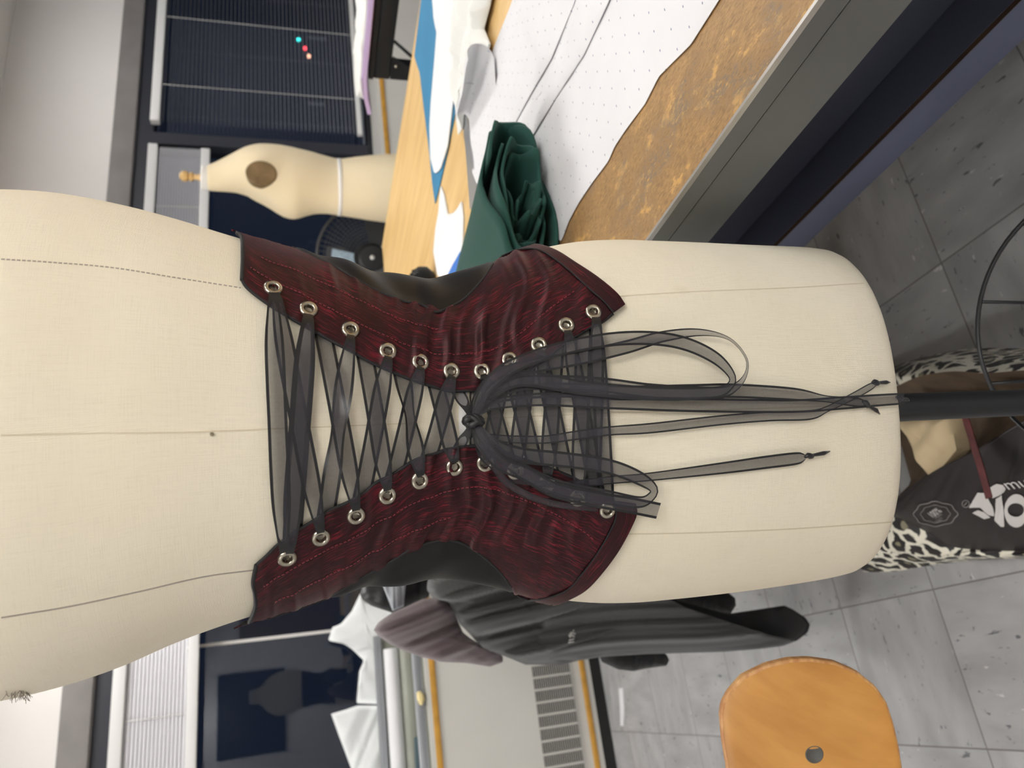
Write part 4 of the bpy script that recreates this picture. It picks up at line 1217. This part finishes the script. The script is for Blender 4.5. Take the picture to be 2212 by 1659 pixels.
# ================================================================== black steel bench at the right
BX = 2.05
t = thing('steel_bench', (BX, 1.4, 0), 'black steel bench frame with lilac foam on top beyond the table', 'bench')
z1 = 1.008; ye = onX(804, 172, BX).y; yl = onX(850, 126, BX).y
autosmooth(MB().box(BX, BX+.62, .2, ye, z1-.018, z1, .002).build('bench_top', M['blackmetal'], t))
autosmooth(MB().box(BX+.004, BX+.05, .2, ye-.002, z1-.075, z1-.0185, .004).build('front_beam', M['blackmetal'], t))
autosmooth(MB().box(BX+.57, BX+.61, .2, ye-.002, z1-.075, z1-.0185, .004).build('rear_beam', M['blackmetal'], t))
for x in (BX+.008, BX+.56):
    for y in (.21, ye-.058):
        autosmooth(MB().box(x, x+.045, y, y+.05, 0, z1-.0755, .003).build('leg', M['blackmetal'], t))
gp = MB(); y = ye-.058
gp.add([(BX+.001, y-.05, z1-.076), (BX+.001, y+.05, z1-.076), (BX+.001, y+.05, z1-.15), (BX+.001, y, z1-.15), (BX+.0065, y-.05, z1-.076), (BX+.0065, y+.05, z1-.076), (BX+.0065, y+.05, z1-.15), (BX+.0065, y, z1-.15)],
       [(0, 1, 2, 3), (7, 6, 5, 4), (0, 4, 5, 1), (1, 5, 6, 2), (2, 6, 7, 3), (3, 7, 4, 0)])
gp.build('gusset', M['blackmetal'], t)
MB().tube([(BX+.02, y-.10, z1-.078), (BX+.02, y+.006, z1-.20)], .006, 8).build('brace', M['blackmetal'], t, smooth=True)
MB().lathe((BX+.0005, y-.012, z1-.092), (-1, 0, 0), [(.007, 0), (.007, .003), (0, .005)], 12).build('bolt', M['nickel'], t, smooth=True)
o = MB(); o.box(BX+.01, BX+.60, .25, ye-.08, z1+.0005, z1+.0065)
tag(autosmooth(o.build('board', M['copper'])), 'thin copper brown board under the lilac foam on the black bench', 'board')
V = []; Fc = []; ny = 24
for i in range(ny):
    f = i/(ny-1); y = .3+(ye+.16-.3)*f; dz = -.03*max(0, (y-ye)/.16)**1.5 if y > ye else 0
    wd = .56 if y < ye-.15 else max(.02, .56*(1-((y-ye+.15)/.32)**1.6))
    for x, z in ((BX-.012, .007), (BX-.012+wd, .007), (BX-.012+wd, .022), (BX-.012, .022)): V.append((x, y, z1+z+dz))
for i in range(ny-1):
    for k in range(4): Fc.append((i*4+k, i*4+(k+1) % 4, (i+1)*4+(k+1) % 4, (i+1)*4+k))
Fc += [(0, 1, 2, 3), tuple((ny-1)*4+k for k in (3, 2, 1, 0))]
tag(autosmooth(mesh('foam_sheet', V, Fc, M['purple'])), 'lilac foam sheet with a pointed end on the black bench', 'foam')
V = []; Fc = []; nx, ny = 14, 40
for i in range(ny):
    f = i/(ny-1); y = .3+(ye+.10-.3)*f
    for j in range(nx):
        q = j/(nx-1); h = .030*abs(noise1(y*17+q*6, 1))*(1-q*.4)+.012*abs(noise1(y*41+q*9, 4))
        V.append((BX+.005+q*.5*(1 if y < ye-.2 else max(.05, 1-((y-ye+.2)/.30)**1.4)), y, z1+.0235+h*(math.sin(math.pi*min(1, q*1.15+.05)))**.5+(-.03*max(0, (y-ye)/.16)**1.5 if y > ye else 0)))
m0 = len(V); V += [(v[0], v[1], z1+.0228+(-.03*max(0, (v[1]-ye)/.16)**1.5 if v[1] > ye else 0)) for v in V]
for i in range(ny-1):
    for j in range(nx-1):
        k = i*nx+j; Fc.append((k, k+1, k+nx+1, k+nx)); Fc.append((k+m0, k+nx+m0, k+nx+1+m0, k+1+m0))
for i in range(ny-1):
    for k in (i*nx, i*nx+nx-1): Fc.append((k, k+nx, k+nx+m0, k+m0))
for j in range(nx-1):
    for k in (j, (ny-1)*nx+j): Fc.append((k, k+1, k+1+m0, k+m0))
tag(mesh('tissue', V, Fc, M['tissue']), 'crumpled white tissue lying on the lilac foam of the bench', 'tissue')

# ================================================================== chair hung with garments
p = onZ(1752, 1085, 0)
t = thing('chair', (p.x, p.y, 0), 'chair hidden under the charcoal hoodie behind the near dress form', 'chair')
p = p+Vector((-.01, .07, 0))
def L(x, y, z): return p+Vector((x, y, z))
b = MB()
for sx in (-1, 1):
    MB().tube([L(sx*.145, .30, .0), L(sx*.145, .28, .44)], .011, 10).build('leg', M['blackmetal'], t, smooth=True)
    MB().tube([L(sx*.145, -.06, .0), L(sx*.145, -.04, .44), L(sx*.145, -.08, .92)], .011, 10).build('leg', M['blackmetal'], t, smooth=True)
V = [L(x, y, z) for z in (.44, .47) for (x, y) in ((-.17, -.06), (.17, -.06), (.17, .31), (-.17, .31))]
MB().add(V, [(0, 3, 2, 1), (4, 5, 6, 7), (0, 1, 5, 4), (1, 2, 6, 5), (2, 3, 7, 6), (3, 0, 4, 7)]).build('seat', M['blackdull'], t)
V = [L(x, y, z) for y0 in (0, .02) for (x, y, z) in ((-.165, -.075+y0, .62), (.165, -.075+y0, .62), (.165, -.095+y0, .94), (-.165, -.095+y0, .94))]
MB().add(V, [(0, 1, 2, 3), (7, 6, 5, 4), (0, 4, 5, 1), (1, 5, 6, 2), (2, 6, 7, 3), (3, 7, 4, 0)]).build('backrest', M['blackdull'], t)
GD = 1.52
t = thing('hoodie', onV(1200, 1330, GD), 'charcoal hoodie hanging with one long sleeve behind the near dress form', 'garment')
puff('body', [(932, 1215), (921, 1272), (934, 1292), (971, 1301), (993, 1348), (1043, 1399), (1080, 1414), (1135, 1436), (1215, 1436), (1262, 1424), (1310, 1418), (1340, 1380), (1360, 1280), (1300, 1200), (1100, 1180)],
     (1130, 1310), GD, .06, M['greyjersey'], t, folds=.040, fdir=(.32, .95), ffreq=.07, K=22, n=150, seed=1.3)
puff('sleeve', [(1180, 1300), (1150, 1380), (1180, 1425), (1251, 1427), (1300, 1419), (1400, 1413), (1565, 1408), (1640, 1402), (1690, 1396), (1722, 1384), (1660, 1372), (1560, 1338), (1480, 1312), (1400, 1270), (1280, 1262)],
     (1390, 1350), GD-.03, .042, M['greyjersey'], t, folds=.018, fdir=(.1, 1), ffreq=.09, K=18, n=140, seed=3)
puff('sleeve_lining', [(1440, 1290), (1480, 1312), (1578, 1325), (1694, 1308), (1712, 1316), (1741, 1335), (1750, 1350), (1745, 1366), (1722, 1384), (1690, 1396), (1640, 1380), (1540, 1350), (1450, 1330)],
     (1640, 1350), GD+.005, .022, M['blackjersey'], t, folds=.004, K=10, n=110)
st = MB(); c0 = (1233, 1374)
for seg in ([(1228, 1388), (1240, 1386)], [(1229, 1383), (1241, 1380)], [(1232, 1377), (1229, 1372)], [(1229, 1372), (1241, 1375)], [(1241, 1375), (1231, 1368)], [(1233, 1366), (1243, 1369)], [(1238, 1364), (1240, 1360)]):
    st.tube([onV(a, b_, GD-.088) for a, b_ in seg], .0016, 6)
st.build('embroidery', M['whitethread'], t, smooth=True)
t2 = puff('fleece_jacket', [(807, 1361), (817, 1345), (827, 1337), (850, 1322), (874, 1312), (913, 1294), (950, 1290), (971, 1301), (986, 1334), (1000, 1366), (1025, 1386), (1062, 1408), (1087, 1417), (1086, 1431), (1058, 1440), (1007, 1432), (953, 1430), (917, 1421), (872, 1406), (845, 1392), (817, 1374)],
     (925, 1365), GD+.05, .055, M['mauve'], None, folds=.022, fdir=(.45, .9), ffreq=.07, K=18, n=130, seed=2)
tag(t2, 'mauve grey fleece bunched over the chair top next to the paper roll', 'garment')
puff('inner_cuff', [(1290, 1405), (1300, 1430), (1335, 1446), (1368, 1450), (1395, 1444), (1440, 1438), (1446, 1426), (1440, 1414), (1420, 1404), (1350, 1395)], (1370, 1424), GD+.10, .03, M['blackjersey'], t, folds=.006, ffreq=.1, seed=7)
puff('inner_cuff', [(1440, 1285), (1470, 1308), (1530, 1322), (1578, 1326), (1590, 1308), (1588, 1292), (1560, 1270), (1480, 1265)], (1520, 1295), GD+.09, .03, M['blackjersey'], t, folds=.004, ffreq=.1, seed=8)
t = thing('shoulder_bag', onV(850, 1290, GD+.16), 'black bag with a clear plastic pocket above the mauve fleece', 'bag')
puff('bag_body', [(778, 1283), (781, 1294), (801, 1308), (850, 1325), (874, 1316), (926, 1290), (935, 1250), (930, 1215), (850, 1215), (790, 1240)], (860, 1270), GD+.16, .05, M['blackdull'], t, folds=.006, ffreq=.1)
puff('plastic_pocket', [(822, 1235), (826, 1263), (848, 1320), (872, 1310), (878, 1250), (878, 1225)], (855, 1268), GD+.098, .008, M['plasticbag'], t, folds=.004, ffreq=.2)

# ================================================================== stool with the plywood backrest
half = [(1572, 1658), (1562, 1600), (1558, 1548), (1561.5, 1522), (1576, 1496), (1605, 1463), (1657, 1438), (1705, 1426.5), (1749, 1424.5), (1804, 1432), (1851, 1452), (1892, 1485), (1914, 1518), (1928.6, 1562), (1940, 1612), (1947, 1658)]
cyc = 1745
pts = [(a, b_) for a, b_ in half]+[(a+14, 2*cyc-b_) for a, b_ in half[::-1]]
P = lin(pts+[pts[0]], 161)[:-1]; c = P.mean(0)
def bk(q, th=0):
    s = (q[1]-cyc)/FPX*.8
    d = .80-.55*s*s+.06*((q[0]-1750)/200)**2*.15
    p_ = at(q[0], q[1], d); k = -FW
    return p_+k*th
_c = bk((1760, cyc)); root = Vector((_c.x-.16, _c.y-.24, 0))
t = thing('stool', (root.x, root.y, 0), 'chair with a rounded honey plywood backrest held by a grey rivet', 'chair')
V = []; Fc = []; K = 14; n = 160
for k in range(K, 0, -1):
    for q in P:
        z = c+(q-c)*(k/K if k < K else 1); V.append(bk(z, 0.0 if k == K else .0012))
V.append(bk(c, .0012))
for k in range(K-1):
    for j in range(n): Fc.append((k*n+j, k*n+(j+1) % n, (k+1)*n+(j+1) % n, (k+1)*n+j))
for j in range(n): Fc.append(((K-1)*n+j, (K-1)*n+(j+1) % n, K*n))
b2 = len(V)
for k in range(K, 0, -1):
    for q in P: V.append(bk(c+(q-c)*k/K, -.0085))
V.append(bk(c, -.0085))
for k in range(K-1):
    for j in range(n): Fc.append((b2+k*n+(j+1) % n, b2+k*n+j, b2+(k+1)*n+j, b2+(k+1)*n+(j+1) % n))
for j in range(n): Fc.append((b2+(K-1)*n+(j+1) % n, b2+(K-1)*n+j, b2+K*n))
bo = mesh('backrest', V, Fc, M['plywood'], t, True)
# laminated edge
E_ = MB(); V = []
for h, e in ((.0009, -.0012), (.0002, .0004), (-.0028, .0006), (-.0034, .0001), (-.0056, .0006), (-.0062, .0001), (-.0084, .0004), (-.0086, -.001)):
    for q in P:
        z = c+(q-c)*(1+e/.09); V.append(bk(z, h))
E_.add(V, [(i*n+j, i*n+(j+1) % n, (i+1)*n+(j+1) % n, (i+1)*n+j) for i in range(7) for j in range(n)])
E_.build('laminated_edge', M['plyedge'], bo, smooth=True)
for yy in (1628, 2*cyc-1628):
    q = bk((1758, yy), .001)
    MB().lathe(q, -FW, [(.0098, 0), (.0098, .0006), (.0086, .0012), (.0084, .0006), (0, .0006)], 28).build('rivet', M['rivet'], bo, smooth=True)
cen = bk((1760, cyc), -.0105)
seat_c = Vector((root.x, root.y, .44))
autosmooth(MB().tube([cen+Vector((0, 0, .03)), cen+Vector((-.05, .012, -.10)), cen+Vector((-.10, .015, -.20)), Vector((cen.x-.14, cen.y-.02, .42)), seat_c+Vector((0, 0, -.03))], [.013]*5, 12).build('spine', M['blackmetal'], t, smooth=True))
autosmooth(MB().lathe(seat_c, (0, 0, 1), [(0, -.012), (.15, -.012), (.17, 0), (.165, .012), (.12, .010), (0, .004)], 40).build('seat', M['plywood'], t, smooth=True))
sb = MB(); sb.lathe(Vector((root.x, root.y, 0)), (0, 0, 1), [(.03, .06), (.03, .20), (.016, .21), (.016, .427), (.06, .427)], 20)
for k in range(5):
    a = 2*math.pi*k/5+.3; d = Vector((math.cos(a), math.sin(a), 0)); q = Vector((root.x, root.y, 0))
    sb.tube([q+d*.02+Vector((0, 0, .10)), q+d*.20+Vector((0, 0, .03)), q+d*.22+Vector((0, 0, .011))], [.014, .011, .011], 8)
autosmooth(sb.build('stool_base', M['blackmetal'], t, smooth=True))

# ================================================================== tote bag on the floor
def curve3(P3, n): 
    Q = crom(P3, n); return [onZ(q[0], q[1], q[2]) for q in Q]
NB = 70
rim = curve3([(1882, 1128, .13), (1930, 1088, .17), (1985, 1042, .20), (2045, 1006, .225), (2105, 977, .24), (2180, 930, .25), (2290, 870, .25)], NB)
mid = curve3([(1884, 1135, .12), (1925, 1116, .125), (1973, 1134, .12), (2024, 1163, .10), (2061, 1182, .085), (2134, 1189, .08), (2220, 1191, .08), (2330, 1196, .08)], NB)
low = curve3([(1866, 1236, .002), (1920, 1235, .002), (1943, 1233, .002), (2006, 1222, .002), (2097, 1211, .002), (2212, 1206, .002), (2330, 1200, .002)], NB)
far = curve3([(1880, 860, .05), (1935, 835, .12), (1990, 812, .17), (2060, 802, .20), (2130, 806, .22), (2212, 800, .23), (2310, 800, .23)], NB)
pb = low[NB//2]
t = thing('tote_bag', (.27, 1.2, 0), 'slumped black tote bag with leopard print sides behind the dress form pole', 'bag')
def sheet(name, A, B, mat, m=16, bul=.0, fr=0, seed=0, down=0, th=.0015, par=t):
    V = []; Fc = []
    for i in range(NB):
        for j in range(m):
            f = j/(m-1); p_ = A[i].lerp(B[i], f)
            h = bul*math.sin(math.pi*f)+fr*noise1(i*.31+f*5, seed)*math.sin(math.pi*f)-down*math.sin(math.pi*f)
            q = p_+Vector((0, 0, h)); q.z = max(.0015, q.z); V.append(q)
    for i in range(NB-1):
        for j in range(m-1): Fc.append((i*m+j, i*m+j+1, (i+1)*m+j+1, (i+1)*m+j))
    m0 = len(V); V2 = [v-Vector((0, 0, th)) if v.z > .003 else v-Vector((0, 0, .0012)) for v in V]
    Fc2 = Fc+[tuple(i+m0 for i in f[::-1]) for f in Fc]
    return mesh(name, V+V2, Fc2, mat, par, True), V, Fc
fp, fv, ff = sheet('front_panel', rim, mid, M['bagblack'], 22, .018, .006, 1)
sheet('leopard_side', mid, low, M['leopard'], 16, .03, .008, 2)
sheet('lining', rim, far, M['bagin'], 24, 0, .014, 3, down=.13)
far2 = [p_+Vector((.09, .10, -p_.z+.002)) for p_ in far]
sheet('leopard_back', far, far2, M['leopard'], 12, .03, .006, 4)
MB().tube(rim, .0022, 6).build('rim_binding', M['bagblack'], t, smooth=True)
bvh = BVHTree.FromPolygons([tuple(v) for v in fv], ff)
def onB(px, py, e=.0012):
    r = ray(px, py).normalized(); h = bvh.ray_cast(CAM, r)
    if h[0] is None: h = bvh.find_nearest(onZ(px, py, .17))
    nn = h[1] if h[1].z > 0 else -h[1]
    return h[0]+nn*e
cr = lambda a, b_: (1900+a*.2532, 820+b_*.2532)
def loop(cx0, cy0, rx, ry, r=.0007, n=40, sq=1.0):
    P_ = []
    for k in range(n):
        a = 2*math.pi*k/n; w_ = 1+.05*math.cos(8*a)*sq
        P_.append(onB(*cr(cx0+rx*math.cos(a)*w_, cy0+ry*math.sin(a)*w_)))
    return P_
b = MB(); b.tube(loop(480, 1142, 182, 102), .0008, 5, closed=True); b.tube(loop(480, 1142, 124, 72), .0006, 5, closed=True)
b.tube(loop(735, 1055, 30, 30, sq=0), .0006, 5, closed=True); b.tube([onB(*cr(722, 1068)), onB(*cr(745, 1042))], .0006, 5)
b.build('badge', M['printgrey'], t, smooth=True)
def text(s, px, py, bx, by, h, name, mat, mir=1):
    """lettering on the bag: origin pixel, baseline direction in the photo, letter height in metres"""
    cu = bpy.data.curves.new(name, 'FONT'); cu.body = s; cu.size = 1; cu.align_x = 'CENTER'; cu.align_y = 'CENTER'
    ob = bpy.data.objects.new(name, cu); COL.objects.link(ob)
    me = bpy.data.meshes.new_from_object(ob.evaluated_get(bpy.context.evaluated_depsgraph_get()))
    bpy.data.objects.remove(ob)
    o0 = onB(px, py, .0016); e1 = (onB(px+bx, py+by, .0016)-o0).normalized()
    nn = (onB(px+by, py-bx, .0016)-o0); nn = (nn-e1*nn.dot(e1)).normalized()
    V = [o0+e1*v.co.x*h+nn*v.co.y*h for v in me.vertices]; Fc = [tuple(p_.vertices) for p_ in me.polygons]
    return mesh(name, V, Fc, mat, t, False)
text('100%', *cr(472, 1132), 12, -7, .017, 'lettering', M['print'])
text('ORIGINAL', *cr(505, 1160), 12, -7, .007, 'lettering', M['printgrey'])
text('QUALITY', *cr(515, 1195), 12, -7, .007, 'lettering', M['printgrey'])
text('mu', *cr(1165, 885), 12, -2, .030, 'lettering', M['print'])
def patch(outl, name='print'):
    P_ = lin([cr(*q) for q in outl]+[cr(*outl[0])], 49)[:-1]; c_ = P_.mean(0); V = []; K_ = 5
    for k in range(K_, 0, -1):
        for q in P_: z = c_+(q-c_)*k/K_; V.append(onB(z[0], z[1], .0018))
    V.append(onB(c_[0], c_[1], .0018)); Fc = []
    for k in range(K_-1):
        for j in range(48): Fc.append((k*48+j, k*48+(j+1) % 48, (k+1)*48+(j+1) % 48, (k+1)*48+j))
    for j in range(48): Fc.append(((K_-1)*48+j, (K_-1)*48+(j+1) % 48, K_*48))
    return mesh(name, V, Fc, M['print'], t, True)
patch([(930, 925), (1000, 882), (1060, 895), (1082, 925), (1070, 962), (965, 1005)])
patch([(840, 960), (900, 960), (940, 1030), (970, 1090), (984, 1160), (930, 1150), (860, 1085), (760, 1088)])
patch([(795, 1132), (840, 1106), (895, 1125), (948, 1170), (895, 1184)])
patch([(992, 1010), (1052, 984), (1062, 1120), (1066, 1250), (1035, 1248), (986, 1196)])
V = []; nO = 44
for k in range(nO):
    a = 2*math.pi*k/nO; V.append(onB(*cr(1170+104*math.cos(a), 1112+142*math.sin(a)), .0018)); V.append(onB(*cr(1165+70*math.cos(a), 1105+58*math.sin(a)), .0018))
mesh('print', V, [(2*k, 2*((k+1) % nO), 2*((k+1) % nO)+1, 2*k+1) for k in range(nO)], M['print'], t, True)
# handle strap and inner flap
sp_ = [(2078, 880, .255), (2086, 915, .262), (2100, 960, .27), (2118, 1020, .262), (2134, 1078, .25)]
Q = crom(sp_, 30); V = []; 
for q in Q:
    V.append(onZ(q[0]-5, q[1], q[2])); V.append(onZ(q[0]+9, q[1]-4, q[2]+.012))
m0 = len(V); V += [v-Vector((0, 0, .0015)) for v in V]; Fc = [(2*i, 2*i+1, 2*i+3, 2*i+2) for i in range(29)]; Fc += [tuple(i+m0 for i in f[::-1]) for f in Fc]
mesh('handle', V, Fc, M['maroon'], t, True)
o = slab('cloth_in_bag', [(1940, 890), (1983, 905), (2030, 900), (2082, 900), (2096, 970), (2068, 1004), (2042, 1034), (2015, 1000), (1990, 940)], onZ, .165, .03, M['beige'], wav=.02, seed=3)
tag(o, 'beige cloth lying inside the open leopard tote bag', 'cloth')

# a slip of white paper on the tiles
q = [onZ(1337, 1487, .0006), onZ(1346, 1486, .0006), onZ(1349, 1530, .0006), onZ(1347, 1568, .0006), onZ(1341, 1568, .0006), onZ(1340, 1528, .0006)]
V = q+[v+Vector((0, 0, .0015)) for v in q]; n = 6
tag(mesh('paper_strip', V, [tuple(range(6))[::-1], tuple(range(6, 12))]+[(k, (k+1) % 6, (k+1) % 6+6, k+6) for k in range(6)], M['paper2'], None, False), 'thin white paper strip on the tile floor in front of the heater', 'paper')
